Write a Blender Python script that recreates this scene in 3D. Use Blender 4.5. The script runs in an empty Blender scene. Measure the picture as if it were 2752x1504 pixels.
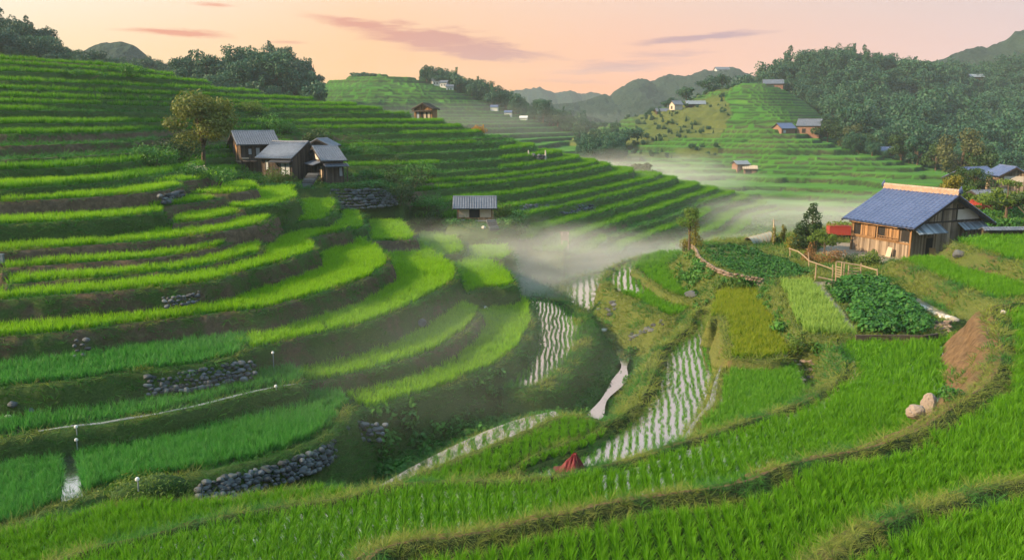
import bpy, math, random
import numpy as np
from mathutils import Vector, Matrix
random.seed(7)
RNG = np.random.default_rng(11)
SC = bpy.context.scene
COL = SC.collection
R = math.radians
# ------------------------------------------------------------------ camera
# photo frame 2752 x 1504, eye level at row 320 of the photo; the camera is the world origin
FPX = 2160.0
PITCH = math.atan(432 / FPX)
cam_data = bpy.data.cameras.new('camera')
cam = bpy.data.objects.new('camera', cam_data)
COL.objects.link(cam)
cam.rotation_euler = (math.pi / 2 - PITCH, 0, 0)
cam_data.sensor_width = 36
cam_data.lens = FPX / 2752 * 36
cam_data.clip_start = 0.5
cam_data.clip_end = 9000
SC.camera = cam
CP, SP = math.cos(PITCH), math.sin(PITCH)

def ray(px, py):
    u = (px - 1376) / FPX
    v = -(py - 752) / FPX
    return np.array([u, CP + v * SP, -SP + v * CP])

def on_z(px, py, z):
    """the point of the level z that the photo shows at a pixel"""
    d = ray(px, py)
    t = z / d[2] if d[2] < -1e-3 else z / -1e-3
    return d * t

def at_y(px, py, dist):
    """the point at a given distance into the scene"""
    d = ray(px, py)
    return d * (dist / d[1])

def fz(p):
    return (p[0] * 1.06832, p[1] * 1.06832)

# ------------------------------------------------------------------ noise
_perm = np.random.default_rng(3).random((256, 256))
def vnoise(x, y):
    xi = np.floor(x).astype(np.int64); yi = np.floor(y).astype(np.int64)
    fx = x - xi; fy = y - yi
    fx = fx * fx * (3 - 2 * fx); fy = fy * fy * (3 - 2 * fy)
    a = _perm[xi & 255, yi & 255]; b = _perm[(xi + 1) & 255, yi & 255]
    c = _perm[xi & 255, (yi + 1) & 255]; d = _perm[(xi + 1) & 255, (yi + 1) & 255]
    return (a * (1 - fx) + b * fx) * (1 - fy) + (c * (1 - fx) + d * fx) * fy
def fbm(x, y, o=4):
    s = 0; a = 0.5; t = 0
    for k in range(o):
        s = s + a * vnoise(x * 2 ** k + 17.3 * k, y * 2 ** k + 9.1 * k); t += a; a *= 0.55
    return s / t - 0.5

# ------------------------------------------------------------------ objects
def mesh_obj(name, verts, faces, mat=None, parent=None, smooth=False):
    me = bpy.data.meshes.new(name)
    if isinstance(faces, np.ndarray):
        n, k = faces.shape
        me.vertices.add(len(verts)); me.vertices.foreach_set('co', np.asarray(verts, np.float32).ravel())
        me.loops.add(n * k); me.loops.foreach_set('vertex_index', faces.astype(np.int32).ravel())
        me.polygons.add(n); me.polygons.foreach_set('loop_start', np.arange(0, n * k, k, dtype=np.int32))
        me.update(calc_edges=True)
    else:
        me.from_pydata([tuple(map(float, v)) for v in verts], [], faces)
    if smooth:
        me.polygons.foreach_set('use_smooth', np.ones(len(me.polygons), bool))
    o = bpy.data.objects.new(name, me)
    COL.objects.link(o)
    if mat: me.materials.append(mat)
    if parent: o.parent = parent
    return o

def fattr(o, name, vals, typ='FLOAT'):
    a = o.data.attributes.new(name, typ, 'POINT')
    key = {'FLOAT': 'value', 'INT': 'value', 'FLOAT_VECTOR': 'vector', 'FLOAT_COLOR': 'color'}[typ]
    a.data.foreach_set(key, np.asarray(vals, np.int32 if typ == 'INT' else np.float32).ravel())

def tag(o, label=None, cat=None, group=None, kind=None):
    if label: o['label'] = label
    if cat: o['category'] = cat
    if group: o['group'] = group
    if kind: o['kind'] = kind
    return o

def thing(name, label, cat, loc=(0, 0, 0), rz=0, group=None):
    o = bpy.data.objects.new(name, None)
    COL.objects.link(o)
    o.empty_display_size = 0.2
    o.location = loc; o.rotation_euler = (0, 0, rz)
    return tag(o, label, cat, group)

def copy_thing(o, loc, rz=0, scale=None, label=None, parent=None):
    c = o.copy(); COL.objects.link(c); c.parent = parent
    if parent is None:
        c.location = loc; c.rotation_euler = (0, 0, rz)
        if scale: c.scale = scale if hasattr(scale, '__len__') else (scale,) * 3
        if label: c['label'] = label
    for ch in o.children:
        copy_thing(ch, None, parent=c)
    return c

class MB:
    """collects shapes that become one mesh object"""
    def __init__(s): s.v = []; s.f = []; s.t = []; s.tint = 0.5
    def add(s, vs, fs, tint=None):
        b = len(s.v)
        s.v += [tuple(v) for v in vs]; s.f += [tuple(b + i for i in f) for f in fs]
        s.t += [s.tint if tint is None else tint] * len(vs)
    def box(s, lo, hi, tint=None, jit=0):
        x0, y0, z0 = lo; x1, y1, z1 = hi
        vs = [(x0, y0, z0), (x1, y0, z0), (x1, y1, z0), (x0, y1, z0), (x0, y0, z1), (x1, y0, z1), (x1, y1, z1), (x0, y1, z1)]
        if jit: vs = [tuple(c + random.uniform(-jit, jit) for c in v) for v in vs]
        s.add(vs, [(0, 3, 2, 1), (4, 5, 6, 7), (0, 1, 5, 4), (1, 2, 6, 5), (2, 3, 7, 6), (3, 0, 4, 7)], tint)
    def hexa(s, vs, tint=None):
        s.add(vs, [(0, 3, 2, 1), (4, 5, 6, 7), (0, 1, 5, 4), (1, 2, 6, 5), (2, 3, 7, 6), (3, 0, 4, 7)], tint)
    def bar(s, a, b, w, h=None, tint=None):
        a = Vector(a); b = Vector(b); d = b - a
        if d.length < 1e-6: return
        d.normalize(); h = h or w
        up = Vector((0, 0, 1)) if abs(d.z) < 0.95 else Vector((0, 1, 0))
        x = d.cross(up).normalized() * w / 2; y = x.cross(d).normalized() * h / 2
        s.hexa([a - x - y, a + x - y, a + x + y, a - x + y, b - x - y, b + x - y, b + x + y, b - x + y], tint)
    def tube(s, pts, rad, n=7, tint=None, cap=True):
        pts = [Vector(p) for p in pts]; rings = []
        if not hasattr(rad, '__len__'): rad = [rad] * len(pts)
        vs = []; fs = []
        ref = Vector((0.3, 1, 0.1)).normalized()
        for i, p in enumerate(pts):
            d = (pts[min(i + 1, len(pts) - 1)] - pts[max(i - 1, 0)]).normalized()
            x = d.cross(ref)
            if x.length < 0.1: x = d.cross(Vector((1, 0, 0)))
            x.normalize(); y = d.cross(x).normalized()
            for k in range(n):
                a = 2 * math.pi * k / n
                vs.append(p + (x * math.cos(a) + y * math.sin(a)) * rad[i])
        for i in range(len(pts) - 1):
            for k in range(n):
                fs.append((i * n + k, i * n + (k + 1) % n, (i + 1) * n + (k + 1) % n, (i + 1) * n + k))
        if cap:
            fs.append(tuple(range(n))[::-1]); fs.append(tuple((len(pts) - 1) * n + k for k in range(n)))
        s.add(vs, fs, tint)
    def rock(s, c, r, seed=0, tint=None, sub=2):
        v, f = rock_shape(seed, sub)
        s.add([(c[0] + p[0] * r[0], c[1] + p[1] * r[1], c[2] + p[2] * r[2]) for p in v], f, tint)
    def build(s, name, mat, parent=None, smooth=False):
        o = mesh_obj(name, s.v, s.f, mat, parent, smooth)
        fattr(o, 'tint', s.t)
        return o

import bmesh
_rocks = {}
def rock_shape(seed, sub=2):
    k = (seed % 12, sub)
    if k not in _rocks:
        rg = random.Random(seed % 12 + 5)
        bm = bmesh.new(); bmesh.ops.create_icosphere(bm, subdivisions=sub, radius=1)
        dirs = [(Vector((rg.gauss(0, 1), rg.gauss(0, 1), rg.gauss(0, 1))).normalized(), rg.uniform(0.6, 0.9)) for _ in range(7)]
        for v in bm.verts:
            for d, h in dirs:
                e = v.co.dot(d) - h
                if e > 0: v.co -= d * e * 0.85
            v.co *= 1 + rg.uniform(-0.04, 0.04)
        bm.verts.index_update()
        _rocks[k] = ([tuple(v.co) for v in bm.verts], [tuple(v.index for v in f.verts) for f in bm.faces])
        bm.free()
    return _rocks[k]

# ------------------------------------------------------------------ materials
def new_mat(name):
    m = bpy.data.materials.new(name); m.use_nodes = True
    nt = m.node_tree; nt.nodes.clear()
    return m, nt
class N:
    def __init__(s, nt): s.nt = nt
    def __call__(s, typ, ins=None, **props):
        n = s.nt.nodes.new(typ)
        for k, v in props.items(): setattr(n, k, v)
        for k, v in (ins or {}).items():
            i = n.inputs[k]
            if hasattr(v, 'is_linked') or isinstance(v, bpy.types.NodeSocket): s.nt.links.new(v, i)
            else: i.default_value = v
        return n
    def ramp(s, fac, stops, interp='LINEAR'):
        n = s.nt.nodes.new('ShaderNodeValToRGB'); n.color_ramp.interpolation = interp
        el = n.color_ramp.elements
        while len(el) < len(stops): el.new(0.5)
        for e, (p, c) in zip(el, stops): e.position = p; e.color = (*c, 1) if len(c) == 3 else c
        s.nt.links.new(fac, n.inputs[0])
        return n.outputs[0]
    def mix(s, fac, a, b, blend='MIX'):
        n = s.nt.nodes.new('ShaderNodeMix'); n.data_type = 'RGBA'; n.blend_type = blend
        for i, v in ((0, fac), (6, a), (7, b)):
            if isinstance(v, bpy.types.NodeSocket): s.nt.links.new(v, n.inputs[i])
            else: n.inputs[i].default_value = (*v, 1) if hasattr(v, '__len__') and len(v) == 3 else v
        return n.outputs[2]
    def math(s, op, a, b=None, c=None, clamp=False):
        n = s.nt.nodes.new('ShaderNodeMath'); n.operation = op; n.use_clamp = clamp
        for i, v in enumerate((a, b, c)):
            if v is None: continue
            if isinstance(v, bpy.types.NodeSocket): s.nt.links.new(v, n.inputs[i])
            else: n.inputs[i].default_value = v
        return n.outputs[0]
    def noise(s, vec, scale, detail=4, rough=0.6, out=0):
        n = s('ShaderNodeTexNoise', {'Scale': scale, 'Detail': detail, 'Roughness': rough})
        if vec is not None: s.nt.links.new(vec, n.inputs['Vector'])
        return n.outputs[out]
    def attr(s, name, typ='GEOMETRY', out='Fac'):
        return s('ShaderNodeAttribute', attribute_name=name, attribute_type=typ).outputs[out]
    def out(s, shader):
        o = s('ShaderNodeOutputMaterial'); s.nt.links.new(shader, o.inputs['Surface'])
    def bsdf(s, col, rough=0.8, spec=0.3, normal=None, **kw):
        n = s('ShaderNodeBsdfPrincipled', {'Roughness': rough, 'Specular IOR Level': spec})
        for k, v in [('Base Color', col)] + list(kw.items()):
            if isinstance(v, bpy.types.NodeSocket): s.nt.links.new(v, n.inputs[k])
            else: n.inputs[k].default_value = (*v, 1) if hasattr(v, '__len__') and len(v) == 3 else v
        if normal: s.nt.links.new(normal, n.inputs['Normal'])
        return n.outputs[0]
    def bump(s, h, strength=0.5, dist=0.05):
        return s('ShaderNodeBump', {'Height': h, 'Strength': strength, 'Distance': dist}).outputs[0]
    def pos(s): return s('ShaderNodeNewGeometry').outputs['Position']
    def obj(s): return s('ShaderNodeTexCoord').outputs['Object']

def leaf_mat(name, dark, light, trans=0.3, patch=0.15, tipcol=None):
    """leaf or blade material: colour varies from clump to clump and along the blade"""
    m, nt = new_mat(name); n = N(nt)
    rnd = n('ShaderNodeObjectInfo').outputs['Random']
    big = n.noise(n.pos(), patch, 3)
    t = n.attr('tint')
    f = n.math('ADD', n.math('MULTIPLY', t, 0.6), n.math('ADD', n.math('MULTIPLY', rnd, 0.35), n.math('MULTIPLY', big, 0.6)))
    f = n.math('SUBTRACT', f, 0.3, clamp=True)
    col = n.mix(f, dark, light)
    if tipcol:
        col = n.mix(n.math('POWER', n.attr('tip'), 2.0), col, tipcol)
    b = n.bsdf(col, 0.55, 0.25)
    tr = n('ShaderNodeBsdfTranslucent', {'Color': n.mix(0.35, col, (0.5, 0.75, 0.05), 'MULTIPLY') if False else col})
    ms = n('ShaderNodeMixShader', {0: trans, 1: b, 2: tr.outputs[0]})
    n.out(ms.outputs[0])
    return m

def simple_mat(name, col, rough=0.8, var=0.3, scale=3.0, bump=0.0, spec=0.3, tint=0.5, metallic=0.0):
    m, nt = new_mat(name); n = N(nt)
    p = n.obj()
    nz = n.noise(p, scale, 6, 0.65)
    k = n.math('ADD', n.math('MULTIPLY', nz, var * 2), 1 - var)
    k = n.math('MULTIPLY', k, n.math('ADD', n.math('MULTIPLY', n.attr('tint'), tint * 2), 1 - tint))
    c = n.mix(1.0, col, n('ShaderNodeCombineColor', {0: k, 1: k, 2: k}).outputs[0], 'MULTIPLY')
    nor = n.bump(n.noise(p, scale * 6, 5), 0.6, bump) if bump else None
    n.out(n.bsdf(c, rough, spec, nor, Metallic=metallic))
    return m
# ------------------------------------------------------------------ terraces
# every paddy: level, front rim as the photo shows it (photo pixels seen at that level), hidden back edge
POLYS = []
def ext(rim):
    (x0, y0), (x1, y1) = rim[0], rim[1]
    s = max(-0.16, min(0.02, (y1 - y0) / max(x1 - x0, 1)))
    return [(-450, y0 + s * (-450 - x0))] + rim
def T(pid, z, rim, back, k=2.8, bund=(0.16, 0.45), crop='rice', zo=0.0, grass=0.6, dry=0.1, inset=0.3, hgt=0.74, label='', rows=None, tone=0):  # dry puts sunlit warmth into the bank colour; tone picks the rice colour
    r = np.array([on_z(x, y, z + zo)[:2] for x, y in rim])
    b = np.array([(p[1], p[2]) if p[0] == 'w' else on_z(p[0], p[1], z + zo)[:2] for p in back]).reshape(-1, 2)
    pg = np.vstack([r, b])
    POLYS.append(dict(pid=pid, z=z, rim=r, pg=pg, k=k, bund=bund, crop=crop, grass=grass, dry=dry, inset=inset, hgt=hgt, label=label, rows=rows, tone=tone,
                      lo=pg.min(0), hi=pg.max(0)))
W = 'w'
# --- near terraces below the viewpoint
T('a', -10.0, [(2150, 1560), (2184, 1504), (2227, 1470), (2282, 1432), (2390, 1389), (2518, 1350), (2604, 1320), (2690, 1303), (2752, 1299), (2900, 1292)],
  [(W, 60, 20), (W, 60, -15), (W, -20, -15), (W, 0, 8)], bund=(0.22, 0.7), dry=0.42, inset=1.0, hgt=0.6,
  label='rice of the corner paddy nearest the viewpoint, behind the shaggy weedy bund')
T('b', -11.2, [(900, 1600), (964, 1504), (1072, 1466), (1243, 1453), (1372, 1415), (1500, 1393), (1629, 1355), (1820, 1329), (1961, 1312), (2059, 1269), (2111, 1256),
   (2218, 1230), (2304, 1217), (2390, 1183), (2475, 1140), (2540, 1093), (2610, 1050), (2655, 1000), (2668, 956), (2655, 905), (2640, 870), (2630, 851), (2645, 832), (2700, 823), (2752, 822), (2950, 812)],
  [(W, 75, 40), (W, 75, 5), (W, 0, 5), (W, -16, 5)], bund=(0.3, 0.8), dry=0.40, inset=1.25, hgt=0.62, k=1.25, grass=0.3,
  label='rice of the long curved paddy sweeping up to the bank by the boulders')
T('c', -13.7, [(60, 1560), (172, 1504), (257, 1479), (386, 1449), (515, 1415), (600, 1389), (686, 1376), (815, 1355), (920, 1342), (986, 1320), (1072, 1303), (1200, 1297), (1329, 1299),
   (1436, 1295), (1500, 1286), (1569, 1260), (1629, 1252), (1715, 1230), (1820, 1192), (1961, 1153), (2072, 1114), (2154, 1080), (2209, 1042), (2248, 1016), (2250, 986), (2232, 943), (2225, 912), (2232, 903)],
  [(2400, 900), (2500, 905), (2600, 915), (W, 45, 30), (W, 0, 12), (W, -18, 12)], bund=(0.28, 0.7), dry=0.33, inset=1.0, hgt=0.66, k=1.5, rows=(0.42, 0.05),
  label='rice of the wide paddy below the vegetable plot and the two boulders')
T('d', -15.2, [(-400, 1500), (-60, 1415), (0, 1396), (86, 1366), (193, 1340), (322, 1315), (400, 1300), (485, 1306), (558, 1310), (729, 1289), (858, 1276), (943, 1280), (1000, 1287), (1090, 1296)],
  [(1250, 1330), (900, 1420), (300, 1560), (-400, 1700)], zo=0.55, bund=(0.05, 0.5), dry=0.3, inset=0.5, hgt=0.62, grass=0.9,
  label='rice of the narrow paddy strip dropping off beside the grassy mound')
T('e', -16.0, [(1060, 1300), (1106, 1282), (1243, 1230), (1372, 1179), (1458, 1140), (1509, 1119), (1545, 1119), (1585, 1128), (1625, 1140)],
  [(1672, 1130), (1586, 1200), (1400, 1262), (1320, 1310), (1150, 1330)], bund=(0.2, 0.5), dry=0.35, inset=0.7, hgt=0.5, grass=0.9,
  label='rice of the pointed strip between the flooded ditch and the long bund')
T('w', -18.7, [(960, 1345), (1072, 1275), (1179, 1219), (1286, 1168), (1360, 1139), (1415, 1122), (1490, 1106)],
  [(1540, 1140), (1450, 1200), (1300, 1280), (1150, 1360)], bund=(0.0, 0.3), dry=0.1, crop='water', grass=0.95, inset=0.3, hgt=0.28, rows=(0.7, 0.12), k=1.0,
  label='sparse seedlings standing in the ditch-like flooded paddy')
T('f', -16.3, [(1250, 1330), (1329, 1286), (1415, 1243), (1500, 1209), (1586, 1174), (1672, 1123), (1715, 1063), (1741, 1007), (1758, 956), (1790, 922), (1833, 894), (1847, 876), (1845, 856), (1868, 843), (1904, 836)],
  [(1940, 830), (1960, 930), (1940, 1060), (1900, 1140), (1832, 1190), (1600, 1290), (1400, 1330)], bund=(0.42, 0.8), dry=0.35, crop='water', grass=0.95, inset=1.2, hgt=0.32, rows=(0.42, 0.12), k=1.5,
  label='young rice in rows in the big flooded paddy with mirror-bright water')
T('g', -15.0, [(1832, 1190), (1858, 1140), (1905, 1086), (1918, 1029), (1937, 985), (1942, 977)],
  [(2100, 973), (2150, 1000), (2170, 1070), (2100, 1130), (1900, 1210)], bund=(0.1, 0.7), dry=0.5, crop='water', inset=0.8, hgt=0.6, rows=(0.36, 0.06),
  label='rice of the small paddy beside the rubble-strewn bank')
T('h', -14.3, [(1905, 860), (1936, 850), (1945, 900), (1950, 952), (1957, 966), (2000, 970), (2090, 972), (2110, 960)],
  [(2135, 930), (2100, 820), (2080, 770), (2045, 778), (1940, 783)], bund=(0.05, 0.5), dry=0.55, inset=0.45, hgt=0.62, tone=2,
  label='yellowing rice of the golden plot above the low stone edging')
T('yard', -13.3, [(1850, 655), (1868, 668), (1882, 695), (1921, 722), (1957, 736), (2000, 743), (2050, 750), (2068, 756), (2095, 800), (2125, 845), (2140, 880), (2165, 903), (2320, 903), (2480, 905), (2520, 895)],
  [(2560, 850), (2440, 760), (2480, 720), (2700, 690), (2900, 660), (2900, 560), (2600, 585), (2300, 600), (2100, 630), (1930, 645)], bund=(0.0, 0.4), crop='yard', dry=0.38, grass=0.8, k=1.2)
T('l', -12.3, [(2390, 702), (2426, 710), (2497, 743), (2604, 789), (2668, 812), (2700, 812), (2752, 808), (2950, 795)],
  [(2950, 690), (2640, 695), (2470, 695)], bund=(0.15, 0.6), dry=0.36, k=1.1, inset=0.8, hgt=0.62,
  label='rice of the paddy right in front of the hut gable')
T('m', -11.0, [(2560, 655), (2590, 669), (2639, 683), (2752, 711), (2950, 760)],
  [(3000, 640), (2640, 640)], bund=(0.15, 0.5), dry=0.36, k=1.1, inset=0.6,
  label='rice of the upper paddy against the tiled boundary wall')
# --- the nose below the garden
T('n', -15.8, [(1730, 694), (1714, 702), (1700, 722), (1722, 740), (1767, 776), (1815, 798), (1870, 806)],
  [(1930, 780), (1900, 735), (1850, 680), (1770, 680)], bund=(0.1, 0.5), dry=0.4, inset=0.35,
  label='rice of the curved strip under the overgrown garden bank')
T('o', -16.5, [(1722, 693), (1690, 703), (1655, 714), (1622, 734), (1616, 752), (1622, 772), (1640, 786)],
  [(1730, 790), (1730, 700)], bund=(0.3, 0.8), dry=0.4, crop='water', inset=1.0, hgt=0.4, rows=(0.6, 0.1),
  label='seedling rows in the flooded bend under the garden nose')
T('p', -16.6, [(1640, 786), (1690, 808), (1726, 826), (1775, 848), (1808, 862), (1833, 853), (1868, 838)],
  [(1900, 826), (1800, 790), (1690, 770)], bund=(0.22, 0.8), dry=0.42, k=1.0, inset=0.5, grass=0.7,
  label='rice of the tongue-shaped paddy above the bare brown bank')
T('q', -18.6, [(1640, 722), (1602, 731), (1540, 748), (1513, 757), (1499, 779), (1506, 805), (1540, 832), (1583, 852)],
  [(1650, 880), (1680, 800), (1700, 730)], bund=(0.2, 0.7), dry=0.3, crop='water', inset=0.9, hgt=0.25, rows=(0.7, 0.1), k=1.2,
  label='sparse seedlings in the bright flooded paddy in the mist')
# --- lower terraces of the spur on the other side
T('s1', -16.4, ext([(0, 1440), (214, 1345), (477, 1290), (643, 1260), (815, 1209), (892, 1174), (930, 1130), (942, 1105)]),
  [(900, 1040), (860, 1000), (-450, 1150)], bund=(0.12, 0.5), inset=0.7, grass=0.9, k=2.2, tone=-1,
  label='rice of the large shaded paddy above the lowest dry-stone wall')
T('s2', -15.3, ext([(60, 1180), (99, 1174), (206, 1157), (343, 1140), (472, 1114), (600, 1084), (729, 1054), (806, 1041)]),
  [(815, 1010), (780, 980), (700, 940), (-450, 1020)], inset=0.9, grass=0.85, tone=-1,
  label='rice of the strip beside the pale concrete path')
T('s3', -13.8, ext([(0, 1048), (172, 1033), (343, 1007), (515, 986), (643, 960), (665, 950), (672, 935)]),
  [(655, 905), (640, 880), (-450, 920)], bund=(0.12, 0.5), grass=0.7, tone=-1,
  label='rice of the shaded terrace above the tumbled stone bank')
T('e1', -15.8, [(760, 1010), (788, 1022), (836, 1033), (920, 1020), (1029, 994), (1157, 956), (1217, 921), (1262, 885), (1290, 855), (1292, 842)],
  [(1250, 820), (1100, 780), (800, 900), (760, 960)], bund=(0.12, 0.5), grass=0.5,
  label='rice of the slender crescent terrace ending in a long left tip')
T('f1', -16.9, [(905, 1040), (930, 1090), (965, 1105), (999, 1108), (1072, 1082), (1200, 1046), (1286, 1007), (1350, 981), (1393, 943), (1422, 905), (1433, 860), (1428, 825), (1410, 800), (1385, 786), (1340, 780)],
  [(1290, 772), (1240, 780), (1200, 900), (930, 1010)], bund=(0.12, 0.5), grass=0.95, k=2.0,
  label='rice of the big crescent terrace above the overgrown bank')
T('g1', -18.2, [(1375, 1060), (1440, 1056), (1492, 1044), (1552, 980), (1585, 930), (1591, 905), (1588, 875), (1566, 848), (1527, 818), (1485, 806), (1440, 800)],
  [(1400, 810), (1400, 900), (1330, 1040)], bund=(0.25, 0.9), crop='water', grass=0.95, inset=1.0, hgt=0.30, rows=(0.38, 0.12), k=1.2, dry=0.2,
  label='seedling rows in the pale flooded crescent beside the stream gully')
T('d1', -13.9, [(612, 900), (628, 930), (653, 944), (678, 944), (792, 917), (934, 889), (1005, 871), (1076, 839), (1129, 814), (1183, 786), (1232, 750), (1236, 736), (1204, 704), (1154, 672), (1125, 655)],
  [(1040, 640), (900, 700), (612, 860)], bund=(0.12, 0.5), grass=0.55,
  label='rice of the long swelling terrace whose end lies in the mist')
T('m1', -15.2, [(1215, 800), (1270, 790), (1300, 777), (1371, 775), (1388, 759), (1362, 724), (1300, 696), (1240, 690)],
  [(1200, 680), (1150, 690), (1200, 780)], bund=(0.15, 0.5), grass=0.7,
  label='rice of the round paddy half veiled by mist')
T('m2', -14.4, [(1130, 700), (1175, 690), (1254, 684), (1240, 660), (1226, 645), (1224, 625), (1245, 610)],
  [(1220, 595), (1130, 615)], bund=(0.15, 0.5), grass=0.6, label='rice of the misty paddy in front of the small field shed')
T('m3', -15.2, [(1265, 700), (1300, 698), (1370, 700), (1375, 672), (1360, 640), (1350, 622)],
  [(1300, 612), (1254, 630), (1262, 665)], bund=(0.15, 0.5), grass=0.6, label='rice of the misty paddy below the shed steps')
T('r9', -12.4, ext([(0, 913), (142, 901), (231, 889), (355, 875), (497, 859), (604, 845), (700, 838), (792, 813), (899, 785), (987, 754), (1048, 715), (1053, 702), (1036, 684), (1006, 660), (982, 644)]),
  [(930, 630), (845, 650), (820, 660), (500, 760), (-450, 800)], bund=(0.12, 0.5), grass=0.5,
  label='rice of the broad bright terrace widest at its rounded end')
T('r8', -10.9, ext([(0, 812), (213, 795), (426, 778), (604, 756), (650, 735), (757, 710), (845, 678), (851, 668), (822, 654), (842, 644), (863, 638), (934, 623), (941, 612)]),
  [(900, 600), (720, 620), (-450, 720)], bund=(0.12, 0.5), grass=0.5,
  label='rice of the zigzag terrace with a notch in its edge')
T('r7', -10.4, [(20, 775), (28, 766), (284, 747), (533, 722), (690, 684), (705, 676), (708, 652)],
  [(690, 630), (500, 660), (20, 730)], bund=(0.05, 0.3), grass=0.5, inset=0.3,
  label='rice of the middle strip that ends square at a small channel')
T('r6', -9.8, [(6, 735), (14, 725), (213, 711), (426, 697), (533, 679), (604, 665), (636, 644), (641, 634)],
  [(610, 620), (300, 680), (14, 700)], bund=(0.12, 0.4), grass=0.25,
  label='rice of the lens-shaped terrace with the dry rounded tip')
T('r5', -8.95, ext([(0, 683), (213, 665), (426, 651), (604, 626), (700, 608), (721, 594), (749, 576)]),
  [(720, 560), (-450, 620)], bund=(0.12, 0.4), grass=0.2, label='rice of the long straight terrace ending at a leafy bank')
T('r4', -7.45, ext([(0, 608), (213, 596), (355, 585), (408, 576), (436, 573)]),
  [(425, 548), (-450, 565)], bund=(0.1, 0.4), grass=0.95, label='rice of the terrace above the tall green bank')
T('r4a', -8.3, [(470, 604), (568, 594), (653, 573), (662, 564)], [(640, 550), (480, 575)], bund=(0.1, 0.4), grass=0.2,
  label='rice of the small wedge terrace between two banks')
T('r4b', -8.0, [(620, 562), (657, 562), (700, 559), (739, 553), (781, 544), (792, 534)], [(780, 505), (690, 510), (620, 540)], bund=(0.12, 0.5), grass=0.8,
  label='rice of the rounded terrace under the hedge below the farmhouse')
T('r3', -7.3, [(400, 563), (497, 551), (604, 535), (622, 532)], [(620, 520), (450, 525)], bund=(0.1, 0.4), grass=0.4,
  label='rice of the tapering terrace left of the rounded one')
T('r3b', -6.9, [(520, 522), (604, 525), (650, 519), (690, 512)], [(680, 494), (540, 500)], bund=(0.1, 0.4), grass=0.4,
  label='rice of the short terrace beneath the flowering hedge')
T('r2', -6.15, ext([(0, 546), (178, 537), (320, 528), (426, 518), (487, 504)]), [(478, 485), (330, 490), (-450, 500)], bund=(0.1, 0.4), grass=0.2,
  label='rice of the terrace over the patch of grey boulders')
T('r2b', -5.8, [(420, 492), (490, 488), (533, 486), (572, 477)], [(565, 464), (430, 472)], bund=(0.1, 0.4), grass=0.4,
  label='rice of the little terrace just left of the flowering hedge')
T('r1', -5.3, ext([(0, 505), (142, 500), (302, 487), (326, 485)]), [(320, 466), (-450, 470)], bund=(0.1, 0.4), grass=0.6,
  label='rice of the terrace one step below the scrubby thicket')
T('r5c', -9.9, [(740, 606), (780, 604), (817, 594), (870, 592), (887, 583), (900, 560), (902, 545), (890, 534), (870, 530)], [(820, 535), (780, 575), (740, 590)], bund=(0.1, 0.4), grass=0.9,
  label='rice of the hook-shaped terrace below the dry-stone wall')
T('r5d', -11.4, [(900, 618), (915, 614), (962, 620), (984, 610), (970, 580), (958, 555), (952, 545)], [(920, 548), (925, 590)], bund=(0.1, 0.4), grass=0.9,
  label='rice of the narrow upright strip below the dry-stone wall')
T('r5e', -12.6, [(1000, 655), (1010, 650), (1060, 650), (1117, 646), (1114, 635), (1078, 594), (1057, 572), (1063, 560)], [(1000, 555), (978, 565), (1000, 610)], bund=(0.1, 0.4), grass=0.3,
  label='rice of the yellow-green terrace tapering up to the wall corner')
# platforms of the farmhouses and the field shed
T('farm', -8.5, [(690, 511), (795, 508), (900, 507), (1030, 506), (1066, 506)], [(W, -12, 116), (W, -30, 124), (W, -46, 118), (W, -42, 96)], bund=(0, 0.4), crop='weeds', grass=1.0, k=5)
T('shedbase', -13.0, [(1205, 607), (1240, 612), (1330, 614), (1380, 606)], [(W, 2, 112), (W, -10, 112)], bund=(0, 0.4), crop='weeds', grass=0.8)
T('backyard', -11.5, [(2520, 600), (2560, 606), (2950, 616)], [(W, 120, 120), (W, 112, 150), (W, 80, 145)], bund=(0, 0.4), crop='weeds', grass=0.9, k=1.5)

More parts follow.
